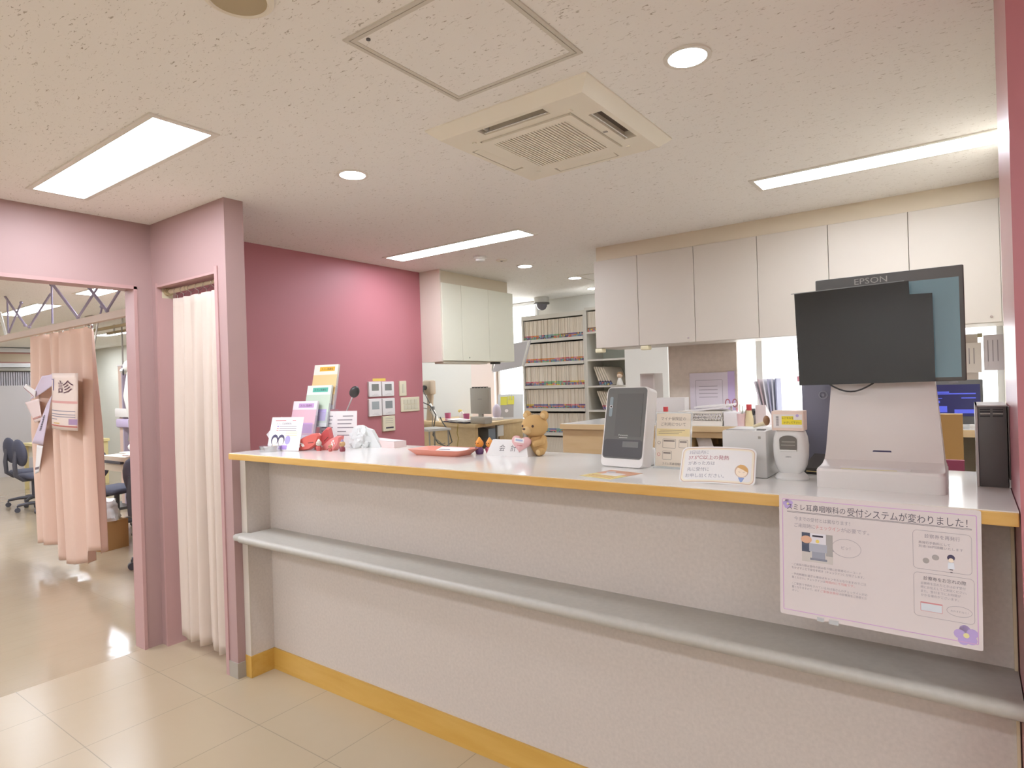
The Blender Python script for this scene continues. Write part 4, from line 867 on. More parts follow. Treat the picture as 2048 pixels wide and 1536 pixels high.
# ------------------------------------------------------------------ staff desks
DZ = 1.0
t = thing('staff_desk', 'pale beech corner desk below the ivory wall cupboards', 'desk', (-4.02, 4.842, 0))
ux = Vector((-4.824+4.019, 5.116-4.842, 0)).normalized(); uy = Vector((-4.124+4.019, 5.778-4.842, 0)).normalized()
def dp(a, b): v = ux*a+uy*b; return (v.x, v.y)
MB(DESKW).prism([dp(-.015, -.015), dp(1.3, -.015), dp(1.3, 1.0), dp(-.015, 1.0)], DZ-.035, DZ).build('top', t, smooth=False)
MB(DESKW).prism([dp(.01, .01), dp(1.3, .01), dp(1.3, .03), dp(.01, .03)], .05, DZ-.035).build('front_panel', t, smooth=False)
MB(DESKW).prism([dp(.01, .03), dp(.03, .03), dp(.03, .06), dp(.01, .06)], 0, DZ-.035).build('end_panel', t, smooth=False)
MB(DESKW).prism([dp(.01, .48), dp(.03, .48), dp(.03, 1.0), dp(.01, 1.0)], 0, DZ-.035).build('side_panel', t, smooth=False)
MB(M('grey blue metal', '8f98a3', .4)).prism([dp(.03, .28), dp(.4, .28), dp(.4, .42), dp(.03, .42)], .3, DZ-.07).build('pedestal', t, smooth=False)
MB(GREYPL).prism([dp(.012, .43), dp(.04, .43), dp(.04, .455), dp(.012, .455)], .2, DZ-.035).build('post', t, smooth=False)
# second desk run carrying the copy stand
MB(WHITE).prism([dp(.0, .44), dp(.012, .44), dp(.012, .56), dp(.0, .56)], DZ-.16, DZ-.045).build('socket_box', t, smooth=False)
# back counter
BY = 3.78; BZ = 1.102
t = thing('back_counter', 'long beech back counter with white top under the cream wall cupboards', 'counter', (-1.1, BY, 0))
MB(TOPW).box(-1.255, 1.262, .012, .66, BZ-.03, BZ).build('worktop', t, smooth=False)
MB(DESKW).box(-1.255, 1.262, 0, .013, BZ-.036, BZ-.001).build('edge_band', t, smooth=False)
MB(DESKW).box(-1.245, -.31, .02, .64, 0, BZ-.03).build('cabinet', t, smooth=False)
MB(M('brown kneehole panel', '8d7458', .6)).box(-.31, .78, .55, .57, .1, BZ-.03).build('back_board', t, smooth=False)
MB(DESKW).box(-.31, .78, .02, .04, BZ-.075, BZ-.03).build('apron', t, smooth=False)
MB(DESKW).box(-.31, .62, .03, .5, .925, .94).build('lower_shelf', t, smooth=False)
MB(DESKW).box(.62, .80, .02, .64, 0, BZ-.03).build('drawer_unit', t, smooth=False)
MB(DESKW).box(.95, 1.05, .02, .5, BZ-.28, BZ-.03).build('drawer', t, smooth=False)
# left side return worktop seen as a grey surface behind the card reader
tag(MB(M('grey glossy worktop', 'b9b4ae', .15)).box(-2.33, -2.0, 4.455, 5.3, BZ-.03, BZ).box(-2.3, -2.03, 4.47, 5.25, 0, BZ-.03, mat=DESKW).build('side_counter', smooth=False), 'side counter with grey glossy top running towards the file racks', 'counter')
# beige board, boxes and stationery on the back counter
by = BY
t = thing('cloth_board', 'beige cloth board hanging below the cream cupboards with a sheet clipped on', 'board', (-1.43, 4.30, BZ))
MB(M('beige cloth', 'cdbfb0', .9, var=.05, vscale=30)).box(-.31, .17, 0, .02, .0, .53).build('panel', t, smooth=False)
t = thing('wall_notice', 'lilac grey notice sheet with a frame print on the beige cloth board', 'notice', (-1.42, 4.29, BZ+.0005))
MB(M('lilac grey paper', 'cfc5cb', .6)).box(-.165, .10, 0, .004, 0, .33).build('sheet', t, smooth=False); MB(M('lilac paper edge', 'bda8cc', .6)).box(.10, .145, 0, .006, 0, .335).build('lilac_edge', t, smooth=False)
l = MB(INKG); F = FRONT(0, -.0002, 0); l.ring(rr(.19, .2, .004, 1, -.03, .18), rr(.186, .196, .003, 1, -.03, .18), 0, .0005, T=F)
for k in range(4): l.box(-.10, .03, .16+k*.025, .163+k*.025, 0, .0005, T=F)
l.build('print', t, smooth=False)
t = thing('grey_crate', 'tall grey box standing left of the beige cloth board', 'box', (-1.86, 4.25, BZ))
MB(M('warm grey card', 'b9aea6', .7)).box(-.06, .05, -.05, .1, 0, .34).build('body', t, smooth=False); MB(M('warm grey card lid', 'a99c94', .7)).box(-.05, .04, -.051, -.05, .20, .33).build('flap', t, smooth=False)
tag(MB(M('grey white card', 'cdc6c0', .6)).box(-.10, .10, -.04, .04, 0, .17, bev=.003).build('file_box', loc=(-1.62, 4.05, BZ)), 'low grey white box with a line mark behind the card reader', 'box')
tag(MB(WHITEWALL).box(-.26, .16, 0, .03, 0, .64).build('white_board', loc=(-2.32, 5.32, BZ+.0)), 'blank cream board leaning between the second rack and the grey box', 'board')
def glue(x, y, label, h=.10):
    t = thing('glue_bottle', label, 'glue bottle', (x, y, BZ), 0, 'glue bottles with red caps'); MB(M('glue tan', 'e0cda2', .4)).lathe([(.001, 0), (.024, 0), (.024, h*.3), (.015, h*.72), (.001, h*.73)], 18).build('body', t); MB(M('glue cap red', 'c94a4c', .4)).lathe([(.001, h*.73), (.016, h*.73), (.016, h), (.001, h)], 16).build('cap', t)
glue(-1.60, by+.10, 'glue bottle with red cap behind the card reader', .115); glue(-1.058, by+.05, 'glue bottle with red cap in front of the standing files', .13)
tag(MB(M('teal plastic', '8fb9c0', .4)).tube([(-.06, 0, .012), (-.02, 0, .03), (.03, .01, .035), (.06, .01, .02)], [.012, .016, .014, .008], 10).build('stapler', loc=(-1.52, by+.07, BZ)), 'teal stapler beside the glue bottle behind the card reader', 'stapler')
t = thing('basket', 'white plastic basket with lattice sides full of papers', 'basket', (-1.315, by+.13, BZ))
LAT = M('white basket plastic', 'e6dfd4', .4)
b = MB(LAT); b.box(-.17, .10, -.10, .10, 0, .004)
for (x0, y0, x1, y1) in ((-.17, -.10, .10, -.10), (.10, -.10, .10, .10), (-.17, .10, .10, .10), (-.17, -.10, -.17, .10)):
    L_ = math.hypot(x1-x0, y1-y0); T = Matrix.Translation((x0, y0, 0)) @ Matrix.Rotation(math.atan2(y1-y0, x1-x0), 4, 'Z')
    b.box(0, L_, -.002, .002, .075, .09, T=T).box(0, L_, -.002, .002, .004, .03, T=T)
    for k in range(int(L_/.018)):
        for sg in (-1, 1): b.box(-.0022, .0022, -.0015, .0015, -.031, .031, T=T @ Matrix.Translation((.009+k*.018, 0, .0525)) @ Matrix.Rotation(sg*.42, 4, 'Y'))
b.build('body', t, smooth=False)
t2 = thing('paper_tray', 'white tray with loose papers joined to the lattice basket', 'tray', (-1.155, by+.13, BZ))
MB(PAPER).box(-.05, .05, -.10, .10, 0, .085, bev=.004).build('body', t2)
tag(MB(PAPER).box(-.17, .10, -.09, .09, 0, .012, T=Matrix.Rotation(-.12, 4, 'Y')).box(-.1, .12, -.085, .09, .016, .026, T=Matrix.Rotation(-.07, 4, 'Y')).build('papers', loc=(-1.29, by+.13, BZ+.098), smooth=False), 'loose white papers heaped on the lattice basket', 'papers', kind='stuff')
t = thing('scissors', 'red-handled scissors standing in the papers beside the hatch frame', 'scissors', (-1.185, by+.13, BZ+.085))
for sx in (-1, 1): MB(M('dull red handle', 'a8656a', .4)).tube([(sx*.022+.014*math.cos(a_), 0, .05+.024*math.sin(a_)) for a_ in [i*2*PI/14 for i in range(15)]], .0035, 6).build('handle', t)
MB(CHROME).box(-.006, .006, -.001, .001, 0, .03).build('blade', t, smooth=False)
t = thing('pen_pot', 'pink and clear pen pot with rulers and pens on the back counter', 'pen pot', (-1.13+.02, by+.06, BZ))
MB(M('pale pink pot', 'e2c2c0', .4)).lathe([(.001, 0), (.032, 0), (.034, .075), (.031, .075), (.03, .005), (.001, .005)], 20).build('pot', t)
for k, (c, h) in enumerate((('d86f86', .11), ('d9d3ac', .13), ('a8b49a', .12), ('c7b49b', .10))): MB(M('pen '+c, c, .4)).tube([(-.015+k*.010, .004, .006), (-.024+k*.018, .006, h)], .0035, 6).build('pen', t)
t = thing('tape_dispenser', 'white tape dispenser with black roll right of the pen pot', 'tape dispenser', (-1.068+.008, by+.15, BZ))
MB(WHITE).box(-.012, .012, -.03, .05, 0, .06, bev=.004).build('body', t); MB(BLACKPL).ring(circ(.026, 20), circ(.012, 20), -.008, .008, T=Matrix.Translation((0, .0, .075)) @ Matrix.Rotation(PI/2, 4, 'Y')).build('roll', t)
t = thing('file_holder', 'pale pink file holder on the back counter left of the barcode scanner', 'file holder', (-1.0, by+.16, BZ))
MB(M('pale pink holder', 'dccdca', .5)).prism([(-.08, 0), (.06, 0), (.06, .05), (-.08, .125)], -.03, .03, T=Matrix.Rotation(PI/2, 4, 'Z') @ FRONT(0, 0, 0)).build('body', t, smooth=False)
for k, (c, h, a_) in enumerate((('c3bac0', .27, -.22), ('b9a2a4', .28, -.18), ('d6d2d6', .28, -.13), ('a9a6bc', .28, -.08), ('c9c9d2', .275, -.04), ('8f8fa8', .28, -.01))):
    tag(MB(M('file '+c, c, .5)).box(-.004, .004, -.06, .06, 0, h, T=Matrix.Rotation(a_, 4, 'Y')).build('document_file', loc=(-1.022+k*.014, by+.33, BZ), smooth=False), 'document file standing in the fan of files, ' + ('outermost left and most tilted', 'second from the tilted end, rose grey', 'third from the tilted end, almost white', 'fourth from the tilted end, mauve grey', 'fifth from the tilted end, silver grey', 'last and most upright, dark grey blue')[k], 'file', 'fan of document files')
tag(MB(M('pink tag', 'e29aaa', .5)).box(-.035, .035, -.001, .001, -.018, .018).build('pink_label', loc=(-.875, 4.43, BZ+.27), smooth=False), 'small pink label stuck on the bright hatch glass', 'label')
t = thing('tissue_heap', 'white box with a heap of tissue paper above the sign box', 'box', (-.70, by+.10, BZ+.0))
MB(PAPER).box(-.055, .06, -.04, .05, 0, .10, bev=.003).build('body', t)
b = MB(M('tissue white', 'ebe7e2', .8)); rnd = random.Random(5)
for k in range(7): b.ell((rnd.uniform(-.04, .045), rnd.uniform(-.02, .02), .105+rnd.uniform(0, .02)), (.02, .018, .016), 8)
b.build('tissue', t)
for k, c in enumerate(('c99a8a', 'd9b58a', 'c9a7a0')): MB(M('wrapper '+c, c, .6)).ell((-.02+.025*k, -.03, .112), (.012, .006, .006), 8).build('wrapper', t)
t = thing('pink_binder', 'pink binder standing beside the slate grey board', 'binder', (-.555, by+.12, BZ))
MB(M('dusty pink card', 'd8aeb4', .6)).box(-.075, .09, 0, .035, 0, .165).build('cover', t, smooth=False)
t = thing('staff_table', 'low beech staff table standing behind the counter under the kiosk side', 'table', (-.17, 2.62, 0))
MB(DESKW).box(-.22, .22, -.37, .37, .955, .98).build('top', t, smooth=False)
for sx in (-.2, .2):
    for sy in (-.35, .35): MB(GREYPL).box(sx-.015, sx+.015, sy-.015, sy+.015, 0, .955).build('leg', t, smooth=False)
t = thing('pen_stand', 'dark pen tool on a small clear stand before the pink binder', 'pen stand', (-.56, by+.07, BZ))
MB(DGREY).tube([(-.06, 0, .14), (.02, 0, .125), (.075, 0, .12)], [.008, .006, .003], 8).build('pen', t); MB(M('clear stand', 'd8d6d8', .2)).box(.0, .01, -.01, .01, 0, .122).box(-.02, .03, -.02, .02, 0, .004).build('stand', t, smooth=False)
t = thing('hand_stamp', 'wooden handled stamp standing on the white printer', 'stamp', (-.50, 1.93, ZT+.1352))
MB(M('stamp brown', '9a7352', .4)).ell((.016, 0, .022), (.010, .010, .015), 12).build('handle', t); MB(M('stamp cream', 'e6d8b4', .5)).tube([(.016, 0, .016), (-.022, 0, .004)], [.007, .004], 8).build('stem', t)
tag(MB(PAPER).box(-.045, .045, -.003, .003, 0, .12, T=Matrix.Rotation(-.28, 4, 'Y')).build('paper_folder', loc=(-1.33, 3.87, .9412)), 'thin white folder leaning in the gap left of the white printer', 'folder')
# laptop at the right
t = thing('computer_screen', 'dark computer screen with blue picture right of the kiosk stand', 'computer screen', (-.06, by+.12, BZ), math.radians(4))
MB(DGREY).box(-.13, .12, 0, .022, .02, .245, bev=.004).build('housing', t); MB(M('blue night picture', '2c2c3c', .15, emit='3a3f96', es=.10, var=.0)).box(-.118, .108, -.0012, 0, .06, .222).build('screen', t, smooth=False)
l = MB(M('blue glow picture', '4d56b0', .2, emit='4650b8', es=.35))
for (x0, x1, z0, z1) in ((-.11, -.02, .18, .187), (-.10, .09, .172, .178), (-.118, -.05, .150, .153), (-.118, -.03, .08, .112), (.0, .10, .075, .095), (-.118, -.06, .128, .140), (.03, .09, .15, .156)): l.box(x0, x1, -.0018, -.0012, z0, z1)
l.build('picture', t, smooth=False); MB(M('silver foot', 'b9b7b4', .3)).box(-.06, .06, -.03, .05, 0, .02, bev=.004).build('foot', t); MB(INKG).box(-.02, .02, -.001, 0, .233, .236).build('logo', t, smooth=False)
for k, (dx, c, lb) in enumerate(((-.14, '6f7fb0', 'little blue bottle'), (-.10, 'e3c4bf', 'little pink bottle'), (-.078, 'd9a7b0', 'little rose ornament'))):
    t = thing('bottle', lb+' in front of the dark computer screen', 'bottle', (-.03+dx, by+.05, BZ), 0); MB(M('bottle '+c, c, .35)).lathe([(.001, 0), (.012, 0), (.012, .035), (.006, .045), (.001, .046)], 14).build('body', t); MB(PAPER).lathe([(.001, .046), (.006, .046), (.006, .058), (.001, .058)], 12).build('cap', t)
tag(MB(M('magenta card', 'a8506e', .6)).box(-.035, .03, 0, .02, 0, .14).build('magenta_file', loc=(-.045, 2.35, .9805), smooth=False), 'magenta file standing behind the counter right of the kiosk', 'file')
tag(MB(M('tan wood block', 'b8955f', .5)).box(-.05, .04, 0, .05, 0, .25).build('wooden_box', loc=(-.06, 2.9, .9805), smooth=False), 'tan wooden box behind the kiosk stand on the staff side', 'box')
tag(MB(DGREY).tube([(.06, -.1, .02), (.02, -.08, -.01), (.0, -.06, -.08), (.01, -.05, -.22)], .008, 8).build('cable', loc=(.06, by, BZ-.02)), 'thick black cord hanging in front of the back counter beside the computer', 'cord')
for k, (dx, dz, w_, h_, c, lb) in enumerate(((-.05, 0, .10, .17, 'cfc5bd', 'larger beige notice sheet on the hatch glass above the computer tower'), (.055, .01, .09, .20, 'c9c0c4', 'lilac grey notice sheet on the hatch glass close to the rose wall'))):
    t = thing('notice_sheet', lb, 'notice', (.065+dx, 4.425, 1.38+dz), 0, 'notices on the hatch glass'); MB(M('sheet '+c, c, .6)).box(-w_/2, w_/2, 0, .003, 0, h_).build('sheet', t, smooth=False)
    l = MB(INKG)
    for j in range(3): l.box(-w_*.3+j*.022, -w_*.3+.004+j*.022, -.0006, 0, .05, h_-.03)
    l.build('print', t, smooth=False)
tag(MB(M('olive clip', '9c9274', .4)).box(-.012, .012, -.006, .006, -.012, .012, bev=.003).build('clip', loc=(.06, 4.41, 1.59)), 'olive clip holding the notices on the hatch glass', 'clip')
tag(MB(M('grey hanging cloth', 'b8aca2', .8)).box(-.045, .05, 0, .012, 0, .50).build('hanging_cloth', loc=(.0, 4.44, 1.10), smooth=False), 'beige grey strip hanging behind the notices and screen', 'cloth')
# ------------------------------------------------------------------ staff desk clutter
def DQ(a, b, z=DZ): v = ux*a+uy*b; return (-4.02+v.x, 4.842+v.y, z)
RD = math.atan2(-ux.y, -ux.x)
c = at(961, 801, y=4.98)
t = thing('desk_organiser', 'grey flat-backed monitor seen from behind on the corner desk', 'monitor', (c.x, c.y, DZ), RD+.12)
GB = M('warm grey panel', 'b3aca2', .5)
MB(GB).box(-.155, .155, -.012, .014, .10, .37, bev=.004).build('back', t); MB(GB).box(-.12, .12, -.05, .05, 0, .07, bev=.01).build('base', t); MB(GB).box(-.03, .03, -.01, .012, .05, .12).build('neck', t)
cl = MB(BLACKPL)
for k in range(5): cl.box(-.12+k*.05, -.09+k*.05, -.014, .016, .365, .378, bev=.002)
cl.build('clip_row', t); MB(INKG).box(-.03, .04, -.0125, -.012, .25, .254).build('logo', t, smooth=False)
b = MB(PAPER); rnd = random.Random(9)
for k in range(6): b.box(-.16, .16, -.09, .09, .012+k*.004, .015+k*.004, T=Matrix.Translation((rnd.uniform(-.12, .12), rnd.uniform(-.03, .03), 0)) @ Matrix.Rotation(rnd.uniform(-.3, .3), 4, 'Z'))
b.box(-.25, .25, -.09, .08, 0, .012, mat=M('dark violet pad', '4d4658', .6))
tag(b.build('paper_pile', loc=DQ(.40, .12), rz=RD, smooth=False), 'dark folder with loose white papers on the corner desk front', 'papers', kind='stuff')
for k, (a_, lb) in enumerate(((.87, 'magenta cup beside the cables on the corner desk'), (.45, 'deep pink cup in front of the grey monitor back'))):
    tag(MB(M('magenta cup', 'b25a82', .5)).lathe([(.001, 0), (.03, 0), (.036, .085), (.033, .085), (.028, .004), (.001, .004)], 18).build('cup', loc=DQ(a_, .26)), lb, 'cup', 'pink cups')
t = thing('toy_parrot', 'small white ornament with a yellow top left of the grey monitor back', 'ornament', DQ(.60, .30)); MB(PAPER).ell((0, 0, .055), (.03, .025, .055), 14).build('body', t); MB(M('yellow crest', 'e0c878', .6)).ell((-.02, 0, .11), (.03, .02, .018), 12).build('crest', t)
# lens arm + cables at the wall end
t = thing('magnifier_lamp', 'tan box-headed desk device on a post at the edge of the rose wall', 'desk device', DQ(1.12, .12))
TAN = M('tan plastic', 'a8957f', .5)
MB(TAN).box(-.07, .06, -.05, .05, .30, .47, bev=.02).build('head', t); MB(TAN).tube([(0, 0, .0), (.0, 0, .16), (.01, 0, .31)], [.05, .035, .04], 12).build('post', t); MB(BLACKPL).cyl((-.02, -.07, .385), (-.02, -.045, .385), .028).build('lens', t)
t = thing('handset', 'white and grey lever instrument with a black tip leaning over cables', 'instrument', DQ(.98, .05))
MB(WHITE).tube([(.10, -.02, .0), (.03, -.02, .13), (-.01, -.02, .20)], [.016, .02, .012], 10).build('body', t); MB(DGREY).tube([(-.01, -.02, .20), (-.12, -.02, .36)], [.006, .005], 8).build('rod', t); MB(BLACKPL).ell((-.125, -.02, .37), (.018, .018, .04), 12).build('tip', t); MB(DGREY).box(.0, .05, -.035, -.005, .12, .17, bev=.006).build('grip', t)
ca = [at(px, py, y=4.55) for px, py in ((846, 805), (860, 811), (872, 830), (868, 850), (866, 870), (876, 886), (893, 893), (904, 884), (898, 862), (886, 846), (880, 834))]
cable('cable', ca, .006, DGREY, 'dark grey cable looping in front of the corner desk')
cb = [at(px, py, y=4.50) for px, py in ((846, 816), (858, 818), (866, 832), (864, 856), (872, 878), (884, 888), (890, 886))]
cable('cable', cb, .005, GREYPL, 'thin grey cable hanging inside the dark cable loop')
cc = [at(px, py, y=4.80) for px, py in ((916, 848), (914, 866), (917, 876), (914, 896), (912, 906))]
cable('cable', cc, .003, M('mustard cord', 'a88f2f', .5), 'mustard yellow cord hanging down the desk front')
t = thing('wire_shelf', 'low grey shelf unit beside the rose wall end with wire legs', 'shelf', (-4.15, 4.35, 0), RD)
MB(STEEL).box(-.16, .16, -.12, .12, .98, 1.0).box(-.16, .16, -.12, .12, .80, .815).build('shelf', t, smooth=False)
for sx in (-.14, .14):
    for sy in (-.1, .1): MB(GREYPL).cyl((sx, sy, 0), (sx, sy, .98), .008, n=8).build('leg', t)
# copy stand with yellow notes and grey slab
t = thing('copy_holder', 'slanted document holder with yellow notes and a dark photo sheet', 'document holder', DQ(-.0+.10, .80, DZ), RD+math.radians(50))
F = FRONT(0, 0, .0, .38); MB(M('pale blue grey board', 'cfd2d6', .5)).box(-.13, .16, 0, .30, -.006, 0, T=F).build('board', t, smooth=False); MB(M('photo grey', '8a8784', .5)).box(-.10, .05, .02, .21, 0, .002, T=F).build('photo_sheet', t, smooth=False)
MB(M('sticky yellow', 'dcd657', .6)).box(-.10, -.025, .17, .27, .002, .004, T=F).build('sticky_note', t, smooth=False); MB(M('sticky yellow', 'dcd657', .6)).box(-.02, .055, .175, .275, .002, .004, T=F).build('sticky_note', t, smooth=False)
MB(PAPER).ell((-.02, .15, .002), (.001, .001, .001), 6, T=F).prism(circ(.02, 12, -.03, .1), .002, .003, T=F).build('photo_face', t, smooth=False)
t = thing('lilac_pouch', 'crumpled lilac and white packet beside the document holder', 'packet', DQ(.18, .62)); MB(M('lilac film', 'cfc4d6', .4)).ell((0, 0, .09), (.05, .05, .09), 12).build('body', t); MB(PAPER).box(-.1, .06, -.08, .04, 0, .03, bev=.005).build('tray', t)
t = thing('black_device', 'small black hand device lying at the right desk end above the plush ear', 'device', DQ(.03, .97, DZ)); MB(BLACKPL).box(-.07, .03, -.04, .04, 0, .03, bev=.008).build('body', t); MB(BLACKPL).tube([(-.05, 0, .03), (.0, 0, .06), (.05, 0, .035)], .009, 8).build('handle', t)
# grey tilted slab with cords
P4 = [at(*p, y=5.35) for p in ((984, 745), (1045, 733), (1058, 682), (1004, 692))]
t = thing('tilted_panel', 'light grey tilted flat panel hanging before the window', 'panel', P4[0])
o_ = P4[0]; nrm = Vector((.35, -.35, .15)).normalized()*.02
vs = [p-o_ for p in P4]+[p-o_+Vector((.016, .02, .01)) for p in P4]
MB(M('light grey panel', 'cac6ca', .5)).add(vs, [(0, 1, 2, 3), (7, 6, 5, 4), (0, 4, 5, 1), (1, 5, 6, 2), (2, 6, 7, 3), (3, 7, 4, 0)]).build('body', t, smooth=False)
e = MB(WHITE); e.tube([P4[1]-o_, P4[2]-o_], .012, 8); e.build('bright_edge', t)
for px in (1015, 1021): tag(MB(M('white cord', 'd9d8d6', .6)).tube([at(px-1, 742, y=5.5), at(px+3, 800, y=5.5)], .0035, 6).build('blind_cord'), 'thin white cord hanging below the tilted panel, '+('left one' if px == 1015 else 'right one'), 'cord', 'cords under the tilted panel')
MB(STEEL).tube([P4[0]-o_+Vector((.0, .01, .02)), P4[0]-o_+Vector((.03, .01, .20)), P4[3]-o_+Vector((0, .03, .3))], .012, 8).build('bracket', t)
# ------------------------------------------------------------------ curtain in the small doorway
YC = 1.695
r0 = at(345, 593, y=YC); r1 = at(440, 571, y=YC)
t = thing('curtain_rod', 'cream tension rod across the small pink doorway', 'curtain rod', (-3.31, YC, 1.975))
ROD = M('cream rod', 'd6c6ac', .4)
MB(ROD).cyl((-.305, 0, 0), (.29, 0, 0), .0105, n=14).build('rod', t)
MB(ROD).cyl((-.305, 0, 0), (-.10, 0, 0), .013, n=14).build('outer_sleeve', t)
MB(M('dark ivory cap', 'b3a07e', .5)).cyl((-.312, 0, 0), (-.285, 0, 0), .022, n=16).cyl((-.290, 0, 0), (-.275, 0, 0), .017, n=16).build('end_cap', t)
MB(M('ivory bracket', 'cdbfa4', .5)).box(-.317, -.311, -.03, .03, -.035, .03).build('wall_plate', t, smooth=False)
RINGX = [-.20, -.13, -.05, .03, .11, .19, .265]
for x in RINGX: MB(CHROME).tube([(x, .0185*math.cos(a), .0185*math.sin(a)-.008) for a in [i*2*PI/16 for i in range(17)]], .0016, 5).tube([(x, 0, -.026), (x, 0, -.05)], .0016, 5).build('ring', t)
def curtain(name, label, cat, xa, xb, ya, yb_, z1, z0, mat, folds, amp, seed, narrow=(1, 1), zig=.02, skew=0):
    """cloth sheet hanging from (xa, ya)-(xb, yb_) between heights z1 and z0(u)"""
    rn = random.Random(seed); ph = [rn.uniform(0, 6.28) for _ in range(6)]
    def fn(u, v):
        ux_ = .5+(u-.5)*(narrow[0]+(narrow[1]-narrow[0])*v)
        a_ = amp*(.35+.65*min(1, v*2.2))
        w_ = a_*(math.sin(2*PI*folds*u+ph[0])+.45*math.sin(2*PI*folds*1.73*u+ph[1]+v*1.1)+.25*math.sin(2*PI*folds*.61*u+ph[2]-v))
        zz = z1+(z0(u)-z1)*v if callable(z0) else z1+(z0-z1)*v
        dx = a_*.5*math.cos(2*PI*folds*u+ph[0])
        return (xa+(xb-xa)*ux_+skew*v+dx, ya+(yb_-ya)*u+w_, zz)
    b = MB(mat); b.grid(fn, 150, 40)
    t = thing(name, label, cat, ((xa+xb)/2, (ya+yb_)/2, 0)); b.T = Matrix()
    o = (xa+xb)/2, (ya+yb_)/2
    b.v = [p-Vector((o[0], o[1], 0)) for p in b.v]
    b.build('cloth', t, ang=2.5, solid=.0015); return t, fn
c2, _ = curtain('curtain', 'cream curtain hanging in the small pink doorway', 'curtain', -3.575, -3.02, YC, YC, 1.93, lambda u: .055+.012*math.sin(u*23)+.02*(1 if 0.45 < u < .62 else 0), CREAMC, 5.5, .020, 4, (1, .99))
c2['category'] = 'curtain'
# ------------------------------------------------------------------ treatment room
YR = 1.9
t = thing('curtain_truss', 'pale lattice of slim rods above a sloping curtain rail in the treatment room', 'curtain rail', (-6.2, YR, 0))
RM = M('lilac grey rod', '948aa0', .45); RAILM = M('pinkish beige rail', 'c9b2a2', .5)
org = Vector((-6.2, YR, 0))
pz = lambda x, y: at(x/6.827, 560+y/6.827, y=YR)-org
MB(RAILM).box(-2.6, 2.40, -.02, .02, 1.945, 1.995).build('rail', t, smooth=False)
segs = [((-60, 40), (345, 620), 0.0099), ((100, 280), (115, 725), 0.0074), ((290, 310), (120, 720), 0.0081), ((400, 640), (690, 190), 0.0087), ((705, 75), (715, 595), 0.0074), ((720, 60), (1065, 515), 0.0112), ((1065, 515), (1330, 110), 0.0087), ((1190, 75), (1460, 420), 0.0112), ((1460, 420), (1640, 130), 0.0087), ((1390, 385), (1370, 465), 0.0062)]
for a_, b_, r in segs: MB(RM).tube([pz(*a_), pz(*b_)], r, 8).build('rod', t)
MB(M('pale steel rod', 'cfcdc4', .35)).tube([pz(-10, 440), pz(85, 760)], .013, 8).build('rod', t)
for p in ((290, 310), (700, 65), (1065, 515), (1460, 420), (1390, 365), (345, 620), (400, 640)): MB(RM).ell(pz(*p), (.02, .014, .014), 10).build('joint', t)
for x in (-1.25, 1.9): MB(RM).cyl((x, 0, 1.99), (x, 0, ZC), .006, n=8).build('hanger', t)
# hanging peach curtain with papers
p0, p1 = at(62, 668, y=YR+.03), at(180, 648, y=YR+.03)
c1, fn1 = curtain('curtain', 'gathered peach curtain hanging from the rail with paper signs on it', 'curtain', p0.x+.03, p1.x, YR+.02, YR+.05, 1.94, lambda u: .10+.03*math.sin(u*9)+(.10 if u > .88 else 0)+(.06 if u < .3 else 0), PEACH, 6.0, .045, 9, (1.0, .93), skew=.10)
MB(M('peach curtain header', 'dcae92', .85)).box(p0.x+.03+6.2-6.2-(p0.x+.03+p1.x)/2, p1.x-(p0.x+.03+p1.x)/2, -.022, -.018, 1.80, 1.94).build('header_band', c1, smooth=False) if 0 else None
MB(CHROME).ell((.62, 0, 1.935), .02, 10).build('glider', c1)
for k in range(6): MB(CHROME).cyl((-.55+k*.21, 0, 1.93), (-.55+k*.21, 0, 1.955), .008, n=8).build('glider', c1)
yq = min(fn1(i/60, j/30)[1] for i in range(61) for j in range(10, 22))-.005
def paper(name, label, pts, mat, y=yq, th=.002, extra=None, bend=0):
    P_ = [at(px, py, y=y) for px, py in pts]; o = P_[0]
    t = thing(name, label, 'paper sign', o, 0)
    b = MB(mat); n = 10
    def f(u, v):
        a = P_[0].lerp(P_[1], u); c = P_[3].lerp(P_[2], u); p = a.lerp(c, v)-o; p.y += bend*math.sin(PI*u); return p
    b.grid(f, n, n); b.build('sheet', t, solid=th, ang=1.5)
    if extra: extra(t, lambda u, v: f(u, v)+Vector((0, -.004, 0)))
    return t
PK = M('pale pink paper', 'e3cdc8', .6); LIL = M('lilac paper', 'd3c3d4', .6)
def sign_print(t, f):
    def patch(b, u0, u1, v0, v1, mat):
        b.grid(lambda u, v: f(u0+(u1-u0)*u, v0+(v1-v0)*v), 4, 2, mat)
    P_ = MB(); vs, fs = text_mesh('診'); H = 1.0
    bm = [(v.x, v.y) for v in vs]
    SI = M('sign brown ink', '5f3a48', .7)
    P_.add([f(.42+.50*x, .335-.245*y) for x, y in bm], fs, SI); P_.build('lettering', t, smooth=False)
    g = MB(M('sign violet line', '7d6f9c', .7)); patch(g, .14, .2, .12, .31, None); patch(g, .02, .2, .105, .12, None); g.build('corner_mark', t, smooth=False)
    g = MB(M('sign rose bar', 'd79f98', .7)); patch(g, .04, 1, .49, .53, None); patch(g, .0, 1, .92, .945, M('sign red bar', 'b8685c', .7)); g.build('bars', t, smooth=False)
    g = MB(M('sign grey line', '8c8390', .7))
    for v in (.66, .72, .76, .81): patch(g, .05, .95 if v != .81 else .4, v, v+.014, None)
    patch(g, .2, .5, .875, .9, M('sign ochre', 'd9b67c', .7)); patch(g, .78, 1, .80, .90, M('sign drawing', 'a98aa8', .7)); g.build('print', t, smooth=False)
